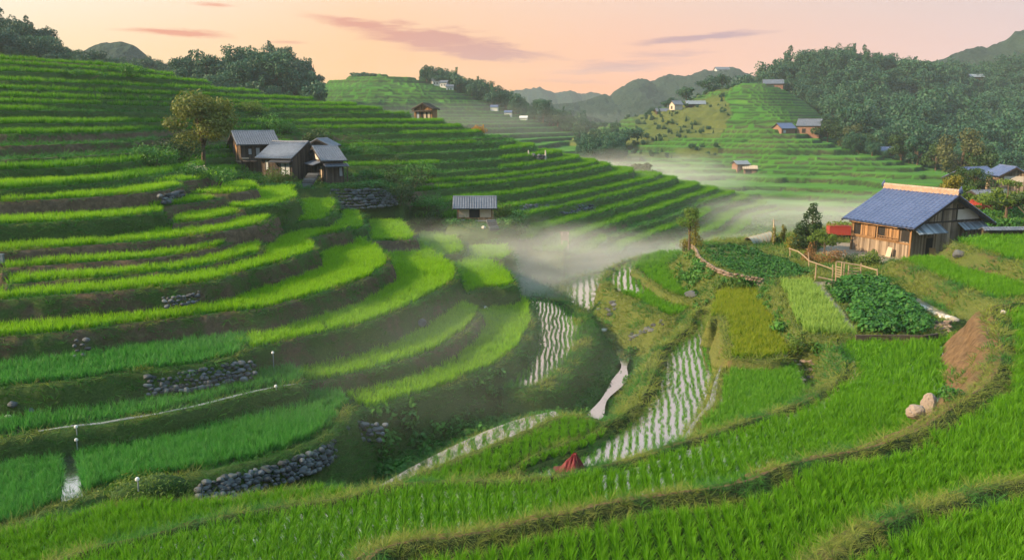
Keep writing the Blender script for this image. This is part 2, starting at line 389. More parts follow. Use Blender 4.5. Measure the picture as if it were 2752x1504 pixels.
# --- hills, from points the photo shows (photo column and row in a 2576-wide copy, distance)
def tps(P, Z, lam=0.02):
    n = len(P)
    d2 = ((P[:, None] - P[None]) ** 2).sum(-1)
    K = 0.5 * d2 * np.log(d2 + 1e-9) + np.eye(n) * lam * 3
    A = np.zeros((n + 3, n + 3)); A[:n, :n] = K; A[:n, n] = 1; A[:n, n + 1:] = P; A[n, :n] = 1; A[n + 1:, :n] = P.T
    w = np.linalg.solve(A, np.r_[Z, 0, 0, 0])
    def f(x, y):
        s = w[n] + w[n + 1] * x + w[n + 2] * y
        for i in range(n):
            q = (x - P[i, 0]) ** 2 + (y - P[i, 1]) ** 2
            s = s + w[i] * 0.5 * q * np.log(q + 1e-9)
        return s
    return f
class Hill:
    def __init__(s, name, pts, world=(), step=0, reach=30, k=1.6, wob=0.5, drop=0.8, seed=0, fall=(), front=None):
        s.front = front
        P = [at_y(*fz((x, y)), d) for x, y, d in pts]
        for x, y, d, back, dz in fall:       # the ground falling away behind a crest
            p = at_y(*fz((x, y)), d); u = np.array([p[0], p[1]]) / math.hypot(p[0], p[1])
            P.append(np.array([p[0] + u[0] * back, p[1] + u[1] * back, p[2] - dz]))
        P += [np.array(w, float) for w in world]
        P = np.array(P)
        s.name = name; s.P = P[:, :2]; s.f = tps(P[:, :2] / 50, P[:, 2]); s.step = step; s.reach = reach; s.k = k; s.wob = wob; s.drop = drop
        rg = np.random.default_rng(seed)
        if step: s.levels = -30 + np.cumsum(rg.uniform(0.6, 1.5, 200) * step)
        s.lo = s.P.min(0) - reach - 40; s.hi = s.P.max(0) + reach + 40
    def raw(s, x, y):
        h = s.f(x / 50, y / 50)
        r = np.hypot(x, y)
        h = h + s.wob * (fbm(x / 14 + 3, y / 14, 3) * 2.2 + fbm(x / 4.5, y / 4.5, 2) * 0.5) + s.wob * 2.0 * fbm(x / 45, y / 45, 2)
        dm = np.full(x.shape, 1e9)
        for p in s.P: dm = np.minimum(dm, (x - p[0]) ** 2 + (y - p[1]) ** 2)
        h = h - np.maximum(0, np.sqrt(dm) - s.reach) * s.drop
        if s.front is not None:
            az = 1288 + 2022 * x / np.maximum(y, 1)
            h = h - np.maximum(0, np.interp(az, s.front[0], s.front[1]) - y) * 2.2
        return h

HILLS = []
crestU = [(0, 137, 118), (300, 163, 134), (500, 208, 138), (700, 240, 148), (900, 262, 155), (1100, 298, 158), (1210, 330, 162), (1420, 381, 170), (1600, 422, 182), (1750, 458, 190), (1850, 488, 196)]
HILLS.append(Hill('U', [
    (-400, 470, 61), (-400, 380, 71), (-400, 300, 84), (-400, 170, 108), (-200, 470, 62), (-200, 300, 86), (-200, 150, 112),
    (0, 470, 62), (0, 400, 70), (0, 300, 84), (0, 200, 102), (150, 460, 65), (150, 300, 89),
    (300, 452, 70), (300, 380, 82), (300, 280, 100), (300, 200, 118), (500, 435, 84), (500, 350, 102), (500, 260, 122),
    (700, 300, 132), (900, 375, 124), (900, 320, 136),
    (1100, 520, 108), (1100, 440, 117), (1100, 370, 132), (1210, 560, 104), (1210, 450, 122), (1420, 622, 100), (1420, 520, 122), (1420, 450, 140),
    (1600, 620, 116), (1600, 520, 142), (1750, 606, 130), (1750, 520, 162), (1850, 590, 142), (1850, 530, 172), (1950, 545, 176), (1965, 520, 192)] + crestU,
    world=[(-40, 103, -7.9), (-31, 108, -7.7), (-22, 107, -7.8), (-41, 112, -7.1), (-34, 116, -6.6), (-22, 115, -6.9), (-27, 101, -8.4), (-14, 108, -8.2)],
    fall=[(x, y, d, 40, 9 if x < 800 else 13) for x, y, d in crestU[::2]] + [(-400, 170, 108, 40, 5)], step=0.95, reach=26, k=1.9, seed=4, wob=0.4,
    front=([-600, 0, 300, 500, 640, 760, 900, 1100, 1200, 1420, 1600, 1850, 2000], [58, 61, 68, 83, 100, 104, 106, 103, 101, 97, 110, 134, 160])))
crestK = [(1560, 300, 360), (1640, 280, 370), (1700, 262, 380), (1760, 243, 390), (1810, 228, 400), (1880, 224, 410), (1950, 226, 412), (2040, 268, 385), (2090, 320, 345)]
HILLS.append(Hill('K', [
    (1700, 575, 160), (1850, 560, 168), (2000, 560, 168), (2200, 520, 178), (2350, 468, 192), (2420, 440, 215),
    (1650, 500, 185), (1850, 470, 208), (2000, 450, 216), (2200, 440, 216), (2320, 425, 225), (1930, 355, 275), (2080, 355, 275), (2190, 386, 255),
    (1990, 335, 292), (1520, 420, 225), (1600, 420, 240), (1700, 410, 245), (1800, 420, 240), (1480, 385, 275), (1560, 350, 315), (1660, 330, 315), (1760, 330, 315), (1880, 310, 320), (1980, 290, 330), (2060, 310, 315), (1450, 395, 290),
    (1500, 335, 345)] + crestK, fall=[(x, y, d, 60, 18) for x, y, d in crestK[::2]] + [(2190, 383, 255, 45, 8), (2330, 425, 225, 40, 6)], step=1.35, reach=35, k=1.7, wob=0.5, seed=8))
crestF = [(790, 212, 430), (860, 200, 440), (930, 192, 450), (1010, 194, 450), (1070, 206, 442), (1200, 248, 432), (1320, 288, 422), (1440, 330, 405)]
HILLS.append(Hill('F', [(760, 300, 330), (850, 265, 350), (1000, 300, 330), (1000, 245, 390), (1200, 340, 300), (1200, 290, 370), (1400, 372, 290), (1400, 345, 350), (1470, 372, 330), (700, 260, 400)] + crestF,
    fall=[(x, y, d, 70, 16) for x, y, d in crestF[::2]], step=1.5, reach=40, k=1.6, wob=0.5, seed=2))
crestR = [(1935, 262, 425), (1965, 218, 440), (2010, 190, 455), (2080, 178, 465), (2160, 182, 475), (2230, 208, 485), (2320, 225, 495), (2420, 222, 520), (2500, 222, 545), (2600, 205, 560), (2850, 190, 570)]
HILLS.append(Hill('R', [(2110, 330, 350), (2200, 390, 300), (2300, 432, 280), (2400, 450, 262), (2500, 450, 258), (2700, 450, 250), (2300, 340, 360), (2450, 340, 380), (2600, 330, 390), (2850, 330, 390), (2100, 280, 395), (2250, 280, 420), (2420, 275, 450), (2600, 265, 460), (2300, 390, 315), (2500, 395, 310), (2000, 250, 420), (2850, 430, 280)] + crestR,
    fall=[(x, y, d, 70, 12) for x, y, d in crestR[::2]], reach=45, wob=1.2))
crestL = [(-350, 80, 290), (-100, 88, 295), (0, 84, 300), (60, 100, 300), (110, 138, 300), (160, 176, 305), (260, 196, 330), (330, 196, 360), (420, 194, 380), (500, 228, 390), (570, 242, 390)]
HILLS.append(Hill('L', [(0, 140, 240), (160, 190, 250), (-300, 140, 230), (400, 215, 320), (560, 240, 330)] + crestL, fall=[(x, y, d, 60, 14) for x, y, d in crestL[::2]], reach=40, wob=1.2))
crestB = [(590, 225, 335), (625, 190, 340), (665, 168, 345), (705, 168, 345), (745, 190, 342), (780, 222, 338), (800, 262, 330)]
HILLS.append(Hill('B', [(640, 230, 285), (720, 240, 285), (800, 280, 290), (560, 250, 300), (830, 310, 330), (870, 315, 350)] + crestB, fall=[(x, y, d, 50, 18) for x, y, d in crestB[::2]], reach=25, wob=1.0))

def seg_d(X, Y, pts, closed):
    d = np.full(X.shape, 1e9); n = len(pts)
    for i in range(n if closed else n - 1):
        ax, ay = pts[i]; bx, by = pts[(i + 1) % n]
        ex, ey = bx - ax, by - ay; L = ex * ex + ey * ey + 1e-12
        t = np.clip(((X - ax) * ex + (Y - ay) * ey) / L, 0, 1)
        d = np.minimum(d, (X - ax - t * ex) ** 2 + (Y - ay - t * ey) ** 2)
    return np.sqrt(d)
def inside(X, Y, pts):
    c = np.zeros(X.shape, bool); n = len(pts)
    for i in range(n):
        ax, ay = pts[i]; bx, by = pts[(i + 1) % n]
        if ay == by: continue
        k = ((ay > Y) != (by > Y)) & (X < (bx - ax) * (Y - ay) / (by - ay) + ax)
        c ^= k
    return c
def smooth_poly(pts, it=2):
    """rounds the corners of a traced rim"""
    p = np.asarray(pts)
    for _ in range(it):
        q = [p[0]]
        for i in range(len(p) - 1):
            q += [p[i] * 0.75 + p[i + 1] * 0.25, p[i] * 0.25 + p[i + 1] * 0.75]
        q.append(p[-1]); p = np.array(q)
    return p
SUNLIT = 'd1 r9 r8 r7 r6 r5 r4 r4a r4b r3 r3b r2 r2b r1 r5c r5d r5e m1 m2 m3 e1 f1'.split()
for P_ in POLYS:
    if P_['pid'] in SUNLIT: P_['tone'] = 1      # sunlight on the spur put into the rice colour
    nb = len(P_['pg']) - len(P_['rim'])
    P_['rim'] = smooth_poly(P_['rim'], 1)
    P_['pg'] = np.vstack([P_['rim'], P_['pg'][-nb:]])

STREAM = np.array([on_z(x, y, -19.5)[:2] for x, y in [(1560, 830), (1590, 862), (1640, 890), (1676, 930), (1676, 965), (1664, 1000), (1642, 1055), (1612, 1110), (1590, 1140)]])
# the stream wanders a little between its banks
_w = smooth_poly(STREAM, 2); _a = np.arange(len(_w))
STREAM = _w + np.stack([0.30 * np.sin(_a * 0.38) + 0.05 * np.sin(_a * 0.9), 0 * _a], 1)
def base_floor(X, Y):
    r = np.hypot(X, Y)
    h = -19.5 - 1.4 * np.clip((Y - 85) / 60, 0, 1) + fbm(X / 9, Y / 9, 3) * 0.9
    sd_ = seg_d(X, Y, STREAM, False)
    h = h - 0.9 * np.clip(1.3 - sd_ / 0.6, 0, 1)
    h = np.where((Y < 50) & (sd_ > 2), np.minimum(h + 0, -18.6 - 0.9 * np.clip((Y - 38) / 12, 0, 1) + fbm(X / 5, Y / 5, 2) * 0.3), h)
    return h

def terrain(X, Y):
    """height, winner (polygon index; 1000*hill + level), distance inside its rim, distance below its rim, cover"""
    X = np.asarray(X, float).ravel(); Y = np.asarray(Y, float).ravel()
    r = np.hypot(X, Y)
    H = base_floor(X, Y); n = len(X)
    pid = np.full(n, -1, np.int32); din = np.full(n, 9.0); dout = np.zeros(n)
    grass = np.full(n, 0.95); dry = np.full(n, 0.15)
    for hi_, hl in enumerate(HILLS):
        m = (X > hl.lo[0]) & (X < hl.hi[0]) & (Y > hl.lo[1]) & (Y < hl.hi[1])
        if not m.any(): continue
        x, y = X[m], Y[m]; h = hl.raw(x, y)
        lev = np.zeros(len(x), int); di = np.full(len(x), 9.0); do = np.zeros(len(x))
        if hl.step:
            e = 0.6
            g = np.hypot(hl.raw(x + e, y) - h, hl.raw(x, y + e) - h) / e
            g = np.clip(g, 0.06, 1.2)
            lev = np.clip(np.searchsorted(hl.levels, h) - 1, 0, 198)
            z0 = hl.levels[lev]; z1 = hl.levels[lev + 1]
            di = (h - z0) / g
            do = (z1 - h) / g
            ker = hl.k * (0.85 + 0.5 * vnoise(x / 2.0, y / 2.0))
            rise = z1 - do * ker
            up = rise > z0
            z = np.where(up, rise, z0)
            bund = 0.12 * np.exp(-((di - 0.25) / 0.25) ** 2) * (~up)
            h = z + bund
            di = np.where(up, -1, di); do = np.where(up, do, 0)
            lev = np.where(up, lev + 1, lev)
        else:
            h = h
        k = h > H[m]
        idx = np.where(m)[0][k]
        H[idx] = h[k]; pid[idx] = 1000 * (hi_ + 1) + lev[k]; din[idx] = di[k]; dout[idx] = do[k]
        patch = vnoise(x[k] / 16 + hi_ * 7, z0[k] * 0.9 if hl.step else y[k] / 16) if len(x[k]) else 0
        grass[idx] = np.clip(0.25 + 1.3 * patch, 0.05, 1) if hl.name == 'U' else 1.0
        if hl.name in 'KF': grass[idx] = np.clip(0.3 + 0.7 * vnoise(x[k] / 12, y[k] / 12), 0, 1)
        wl_ = x[k] < (0.262 + 0.05 * fbm(x[k] / 14, y[k] / 30, 3)) * y[k]
        if hl.name == 'K': grass[idx] = np.where(wl_, 0.95, grass[idx])
        dry[idx] = 0.1 if hl.name != 'K' else 0.5 * np.clip((vnoise(x[k] / 22, y[k] / 22) - 0.3) * 2, 0, 1) * wl_
    amp = 0.12 + 0.0022 * r
    wx = X + amp * (fbm(X / 4.5, Y / 4.5, 3) * 2); wy = Y + amp * (fbm(X / 4.5 + 40, Y / 4.5 + 9, 3) * 2)
    for i, p in enumerate(POLYS):
        reach = (p['z'] + 22) / p['k']
        m = (X > p['lo'][0] - reach) & (X < p['hi'][0] + reach) & (Y > p['lo'][1] - reach) & (Y < p['hi'][1] + reach)
        if not m.any(): continue
        x, y = wx[m], wy[m]
        ins = inside(x, y, p['pg'])
        d = np.where(ins, 0, 1.0) * seg_d(x, y, p['pg'], True)
        dr = seg_d(x, y, p['rim'], False)
        kk = p['k'] * (0.8 + 0.45 * vnoise(x / 1.7 + i, y / 1.7))
        z = p['z'] - np.maximum(0, d - 0.08) * kk + 0.08 * fbm(x * 1.1, y * 1.1, 2) * (d > 0)
        bh, bw = p['bund']
        if bh: z = z + bh * np.exp(-((dr - bw * 0.55) / (bw * 0.5)) ** 2) * (0.8 + 0.5 * vnoise(x * 0.8, y * 0.8)) * (ins | (dr < bw))
        k = z > H[m]
        idx = np.where(m)[0][k]
        H[idx] = z[k]; pid[idx] = i; din[idx] = np.where(ins[k], dr[k], -1); dout[idx] = d[k]
        grass[idx] = p['grass']; dry[idx] = p['dry']
    return dict(H=H, pid=pid, din=din, dout=dout, grass=grass, dry=dry)

def ground_z(x, y):
    return float(terrain([x], [y])['H'][0])

# ------------------------------------------------------------------ terrain mesh
NA, NR = 1000, 1450
ang = np.radians(np.linspace(-50, 50, NA))
rad = np.exp(np.linspace(math.log(6.0), math.log(760.0), NR))
AA, RR = np.meshgrid(ang, rad)
GX = (RR * np.sin(AA)); GY = (RR * np.cos(AA))
tv = terrain(GX, GY)
GH = tv['H']
rr = RR.ravel()
rough = np.clip(tv['dout'] > 0.02, 0, 1) + (tv['pid'] < 0) + (tv['pid'] >= 1000) * 0.4
GH = GH + rough * 0.16 * fbm(GX.ravel() * 1.6, GY.ravel() * 1.6, 3) * np.clip(rr / 30, 0.5, 2)
# tall rice on the far hillsides is part of the relief there
hillk = tv['pid'] // 1000
farrice = np.isin(hillk, [2, 3]) & (tv['din'] > 0.15)
kx = (GX.ravel() / np.maximum(GY.ravel(), 1))
wild = (hillk == 2) & (tv['dry'] > 0.12)
farrice = farrice & ~wild
GH = GH + farrice * (0.36 + 0.10 * vnoise(GX.ravel() * 1.1, GY.ravel() * 1.1)) + wild * 1.3 * np.maximum(0, fbm(GX.ravel() / 5, GY.ravel() / 5, 3) * 2)
ii = (np.arange(NR - 1)[:, None] * NA + np.arange(NA - 1)[None]).ravel()
quads = np.stack([ii, ii + 1, ii + 1 + NA, ii + NA], 1)
crop = np.array([{'rice': 0, 'water': 0, 'weeds': 1, 'yard': 2}[p['crop']] for p in POLYS] + [0])
cr = np.where((tv['pid'] >= 0) & (tv['pid'] < 1000), crop[np.clip(tv['pid'], 0, len(POLYS))], 1)
flat = ((tv['din'] > 0.45) & (tv['pid'] >= 0) & (tv['pid'] < 1000) & (cr == 0)) | ((hillk == 1) & (tv['din'] > 0.35))
def terrain_mat():
    m, nt = new_mat('terrain'); n = N(nt)
    p = n.pos()
    g = n.attr('grass'); d = n.attr('dry'); fl = n.attr('flat'); fr = n.attr('farrice'); yd = n.attr('yard'); fo = n.attr('forest')
    nz = n.noise(p, 0.45, 6, 0.65); n2 = n.noise(p, 2.2, 5, 0.7); n3 = n.noise(p, 9.0, 4, 0.7)
    soil = n.ramp(n.math('ADD', n.math('MULTIPLY', n2, 0.6), n.math('MULTIPLY', n3, 0.4)), [(0.3, (0.034, 0.026, 0.018)), (0.5, (0.08, 0.06, 0.04)), (0.72, (0.15, 0.115, 0.078))])
    dsoil = n.ramp(n2, [(0.3, (0.09, 0.05, 0.024)), (0.7, (0.24, 0.14, 0.065))])
    soil = n.mix(n.math('MULTIPLY', d, 1.2, clamp=True), soil, dsoil)
    gr = n.ramp(n.math('ADD', n.math('MULTIPLY', n3, 0.55), n.math('MULTIPLY', nz, 0.45)), [(0.3, (0.012, 0.032, 0.008)), (0.55, (0.035, 0.075, 0.016)), (0.75, (0.075, 0.12, 0.026))])
    dg = n.ramp(n3, [(0.3, (0.07, 0.085, 0.018)), (0.7, (0.24, 0.20, 0.055))])
    gr = n.mix(n.math('MULTIPLY', d, n.math('ADD', 0.35, n2), clamp=True), gr, dg)  # dry: sunlit warmth painted on the near banks, dry grass on the knoll
    gm = n.ramp(n.math('ADD', n.math('SUBTRACT', g, 0.5), n.math('ADD', n.math('MULTIPLY', nz, 0.7), n.math('MULTIPLY', n2, 0.3))), [(0.44, (0, 0, 0)), (0.56, (1, 1, 1))])
    c = n.mix(gm, soil, gr)
    c = n.mix(fl, c, n.ramp(n3, [(0.3, (0.012, 0.02, 0.006)), (0.7, (0.03, 0.045, 0.012))]))
    fc = n.ramp(n.math('ADD', n.math('MULTIPLY', n.noise(p, 0.09, 4), 0.75), n.math('MULTIPLY', n2, 0.25)), [(0.35, (0.025, 0.10, 0.012)), (0.6, (0.06, 0.17, 0.018)), (0.75, (0.11, 0.19, 0.03))])
    c = n.mix(fr, c, fc)
    c = n.mix(yd, c, n.ramp(n.math('ADD', n.math('MULTIPLY', n2, 0.5), n.math('MULTIPLY', n3, 0.5)), [(0.3, (0.17, 0.14, 0.11)), (0.7, (0.32, 0.27, 0.21))]))
    c = n.mix(fo, c, n.ramp(n2, [(0.3, (0.008, 0.018, 0.008)), (0.7, (0.03, 0.05, 0.018))]))
    nor = n.bump(n.math('ADD', n.math('MULTIPLY', n2, 0.6), n3), 0.7, 0.09)
    n.out(n.bsdf(c, 0.9, 0.15, nor))
    return m
MT = terrain_mat()
ground = mesh_obj('terrain', np.stack([GX.ravel(), GY.ravel(), GH], 1), quads, MT, smooth=True)
tag(ground, kind='structure')
ground['label'] = 'hillsides stepped into earth-banked rice terraces'
fattr(ground, 'grass', tv['grass']); fattr(ground, 'dry', tv['dry']); fattr(ground, 'flat', flat.astype(float)); fattr(ground, 'farrice', farrice.astype(float))
fattr(ground, 'forest', np.maximum(np.isin(hillk, [4, 5, 6]), 0.72 * (np.isin(hillk, [2, 3]) & ~farrice & ~wild)))  # risers of the far terraces take part of the same dark green
yz = np.zeros(len(GH))
PAINTS = []
def paint(poly_px, z, val=1.0):
    PAINTS.append(np.array([on_z(x, y, z)[:2] for x, y in poly_px]))
    pg = np.array([on_z(x, y, z)[:2] for x, y in poly_px])
    m = inside(GX.ravel(), GY.ravel(), pg) & (np.abs(GH - z) < 0.8)
    yz[m] = val
paint([(2180, 680), (2240, 650), (2330, 655), (2460, 700), (2440, 715), (2410, 712), (2290, 700)], -13.3)
paint([(2190, 757), (2350, 752), (2400, 765), (2520, 830), (2560, 850), (2545, 860), (2380, 775), (2230, 768), (2190, 765)], -13.3, 0.75)
paint([(2186, 758), (2208, 760), (2305, 888), (2283, 893)], -13.3, 1)
paint([(2020, 745), (2075, 755), (2068, 775), (2035, 790)], -14.3, 0.6)
fattr(ground, 'yard', yz)
# the rest of the world, out to the horizon
o = mesh_obj('ground', [(-1390, -55, -24), (1390, -55, -24), (1390, 1890, -24), (-1390, 1890, -24)], [(0, 1, 2, 3)], MT)
fattr(o, 'grass', [1] * 4); fattr(o, 'forest', [1] * 4); tag(o, kind='structure')

# ------------------------------------------------------------------ water in the paddies
def water_mat():
    m, nt = new_mat('water'); n = N(nt)
    nz = n.noise(n.pos(), 2.2, 5)
    bm_ = n.bump(nz, 0.22, 0.03)
    b = n.bsdf((0.05, 0.055, 0.045), 0.10, 0.9, bm_)
    g = n('ShaderNodeBsdfGlossy', {'Color': (0.92, 0.94, 0.97, 1), 'Roughness': 0.06, 'Normal': bm_})
    n.out(n('ShaderNodeMixShader', {0: 0.62, 1: b, 2: g.outputs[0]}).outputs[0]); return m
MW = water_mat()
def water_sheet(pts, z, label):
    o = mesh_obj('water', [(x, y, z) for x, y in pts], [tuple(range(len(pts)))], MW)
    tag(o, label, kind='structure'); return o
for p in POLYS:
    if p['crop'] == 'water' or p['pid'] == 'c':
        water_sheet(p['pg'], p['z'] + 0.07, 'still water of a flooded paddy')
_st = []
for k_, p_ in enumerate(STREAM):
    a_, b_ = STREAM[max(k_ - 1, 0)], STREAM[min(k_ + 1, len(STREAM) - 1)]
    w_st = (0.22 + 0.34 * math.sin(k_ * 0.45 + 0.6) ** 2) * min(1, (k_ + 0.5) / 14)
    t_ = (b_ - a_) / np.hypot(*(b_ - a_)); _st.append((p_ + np.array([-t_[1], t_[0]]) * w_st, p_ - np.array([-t_[1], t_[0]]) * w_st))
water_sheet([a for a, b in _st] + [b for a, b in _st[::-1]], -19.55, 'bright stream water in the gully')
CHAN = [(165, 1225), (205, 1220), (224, 1336), (165, 1350)]
water_sheet([on_z(x, y, -16.4)[:2] for x, y in CHAN], -16.36, 'narrow water channel between two shaded paddies')
# ------------------------------------------------------------------ tufts, leaf clumps and what is scattered from them
SRC = {}
def src_coll(name):
    if name not in SRC: SRC[name] = bpy.data.collections.new(name)
    return SRC[name]
def blade_mesh(name, n, w, spread, lean, segs, mat, coll, seed, hvar=0.35, droop=0.35, base=0.05):
    rg = np.random.default_rng(seed); vs = []; fs = []; ti = []; tp = []
    for _ in range(n):
        a = rg.uniform(0, 6.283); rr_ = spread * math.sqrt(rg.random()) * 0.5
        bx, by = base * math.cos(a) * rg.random() + rr_ * math.cos(a + 1), base * math.sin(a) * rg.random() + rr_ * math.sin(a + 1)
        h = 1 - hvar * rg.random(); L = lean * (0.3 + rg.random()); dr = droop * rg.random()
        fa = rg.uniform(0, 3.1416); wx, wy = math.cos(fa) * w / 2, math.sin(fa) * w / 2
        b = len(vs); t = rg.random()
        for s in range(segs + 1):
            u = s / segs
            q = L * u + dr * u ** 3
            z = h * (u - 0.35 * dr * u ** 3)
            x, y = bx + math.cos(a) * q, by + math.sin(a) * q
            k = (1.0 - 0.25 * u) if s < segs else 0.0
            if s < segs:
                vs += [(x - wx * k, y - wy * k, z), (x + wx * k, y + wy * k, z)]; ti += [t, t]; tp += [u, u]
            else:
                vs.append((x, y, z)); ti.append(t); tp.append(1.0)
        for s in range(segs - 1):
            fs.append((b + 2 * s, b + 2 * s + 1, b + 2 * s + 3, b + 2 * s + 2))
        fs.append((b + 2 * segs - 2, b + 2 * segs - 1, b + 2 * segs))
    me = bpy.data.meshes.new(name); me.from_pydata(vs, [], fs); me.materials.append(mat)
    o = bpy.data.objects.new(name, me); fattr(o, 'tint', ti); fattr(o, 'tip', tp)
    src_coll(coll).objects.link(o)

def leaf_cloud(n, size, blobs, rg, shell=0.75, up=0.3, aspect=0.6, flat=0.0):
    """leaf faces spread through a set of ellipsoid clumps: (centre, radii)"""
    wts = np.array([b[1][0] * b[1][1] + b[1][0] * b[1][2] for b in blobs]); wts = wts / wts.sum()
    ch = rg.choice(len(blobs), n, p=wts)
    C = np.array([b[0] for b in blobs], float)[ch]; RD = np.array([b[1] for b in blobs], float)[ch]
    d = rg.normal(size=(n, 3)); d /= np.linalg.norm(d, axis=1, keepdims=True)
    rad_ = shell + (1 - shell) * rg.random((n, 1)) ** 0.5
    rad_ = np.where(rg.random((n, 1)) < 0.25, rg.random((n, 1)) ** 0.5, rad_ * (1 + 0.12 * rg.normal(size=(n, 1))))
    P = C + d * rad_ * RD
    nrm = d * 0.9 + rg.normal(size=(n, 3)) * 0.7 + np.array([0, 0, up]); nrm[:, 2] += flat
    nrm /= np.linalg.norm(nrm, axis=1, keepdims=True)
    t = np.cross(nrm, rg.normal(size=(n, 3))); t /= np.linalg.norm(t, axis=1, keepdims=True); b = np.cross(nrm, t)
    s = size * (0.6 + 0.8 * rg.random((n, 1)))
    V = np.stack([P - t * s * 0.5, P + b * s * aspect * 0.5, P + t * s * 0.5, P - b * s * aspect * 0.5], 1).reshape(-1, 3)
    F = np.arange(n * 4).reshape(-1, 4)
    tint = np.repeat(np.clip(0.5 * rg.random(n) + 0.5 * np.repeat(rg.random(len(blobs))[None], 1, 0)[0][ch], 0, 1), 4)
    return V, F, tint

def cloud_obj(name, data, mat, parent=None):
    V, F, t = data
    o = mesh_obj(name, V, F, mat, parent); fattr(o, 'tint', t); return o

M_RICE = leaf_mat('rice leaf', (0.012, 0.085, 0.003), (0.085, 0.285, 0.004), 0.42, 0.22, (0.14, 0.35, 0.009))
M_RICE_SUN = leaf_mat('sunlit rice leaf', (0.04, 0.15, 0.004), (0.19, 0.46, 0.006), 0.45, 0.22, (0.27, 0.50, 0.012))  # brighter copy of the rice leaf with sunlight painted into it
M_RICE_SHADE = leaf_mat('shade-tinted rice leaf', (0.010, 0.085, 0.014), (0.06, 0.27, 0.035), 0.42, 0.22, (0.09, 0.32, 0.05))  # darker, bluer copy of the rice leaf: shade painted into the lower terraces
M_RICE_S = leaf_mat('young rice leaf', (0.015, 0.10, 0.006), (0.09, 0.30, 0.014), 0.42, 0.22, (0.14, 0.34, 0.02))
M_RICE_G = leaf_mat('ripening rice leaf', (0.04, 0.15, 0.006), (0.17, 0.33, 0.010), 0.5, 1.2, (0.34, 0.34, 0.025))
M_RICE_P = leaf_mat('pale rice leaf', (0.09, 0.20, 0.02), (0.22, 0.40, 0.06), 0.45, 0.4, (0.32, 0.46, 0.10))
M_GRASS = leaf_mat('bank grass', (0.016, 0.085, 0.012), (0.075, 0.24, 0.024), 0.35, 0.35)
M_SUNGRASS = leaf_mat('sun-tinted bank grass', (0.045, 0.12, 0.012), (0.20, 0.27, 0.035), 0.38, 0.5, (0.32, 0.30, 0.07))  # bank grass with the low sun's yellow put into its colour
M_WEED = leaf_mat('weed leaf', (0.02, 0.09, 0.014), (0.085, 0.24, 0.035), 0.3, 0.4)
M_VEG = leaf_mat('vegetable leaf', (0.014, 0.07, 0.012), (0.06, 0.20, 0.028), 0.3, 0.6)
M_FOREST = leaf_mat('forest leaf', (0.007, 0.040, 0.026), (0.045, 0.13, 0.060), 0.2, 0.03)  # teal puts the blue shade of the unlit hillside into the leaves
M_BARK = simple_mat('bark', (0.09, 0.065, 0.045), 0.9, 0.35, 4.0, 0.02)
for k in range(4):
    for nm, mt in (('rice', M_RICE), ('ricesun', M_RICE_SUN), ('riceshade', M_RICE_SHADE), ('ricey', M_RICE_S), ('riceg', M_RICE_G), ('ricep', M_RICE_P)):
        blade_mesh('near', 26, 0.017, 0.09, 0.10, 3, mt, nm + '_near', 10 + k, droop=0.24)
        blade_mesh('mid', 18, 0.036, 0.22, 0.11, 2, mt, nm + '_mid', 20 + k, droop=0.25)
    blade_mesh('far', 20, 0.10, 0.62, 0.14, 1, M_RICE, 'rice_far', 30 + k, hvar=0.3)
    for nm, mt in (('grass', M_GRASS), ('dry', M_SUNGRASS)):
        blade_mesh('near', 16, 0.035, 0.35, 0.75, 2, mt, nm + '_near', 40 + k, droop=0.9, hvar=0.5)
        blade_mesh('mid', 13, 0.07, 0.55, 0.8, 2, mt, nm + '_mid', 50 + k, droop=0.9, hvar=0.5)
        blade_mesh('far', 12, 0.13, 0.9, 0.7, 1, mt, nm + '_far', 60 + k, droop=0.7, hvar=0.5)
def leaf_src(name, coll, n, size, blobs, mat, seed, **kw):
    V, F, t = leaf_cloud(n, size, blobs, np.random.default_rng(seed), **kw)
    me = bpy.data.meshes.new(name); me.from_pydata(V.tolist(), [], F.tolist()); me.materials.append(mat)
    o = bpy.data.objects.new(name, me); fattr(o, 'tint', t); src_coll(coll).objects.link(o); return o
for k in range(4):
    rg = np.random.default_rng(70 + k)
    leaf_src('weed', 'weed', 60, 0.26, [((rg.normal() * 0.25, rg.normal() * 0.25, 0.25 + 0.25 * rg.random()), (0.35, 0.35, 0.28)) for _ in range(3)], M_WEED, 80 + k)
    leaf_src('veg', 'veg', 26, 0.24, [((0, 0, 0.12), (0.24, 0.24, 0.16))], M_VEG, 90 + k, flat=0.6)
    leaf_src('bean', 'bean', 95, 0.21, [((0, 0, 0.3), (0.42, 0.42, 0.34))], M_VEG, 95 + k, flat=0.6, aspect=0.8)
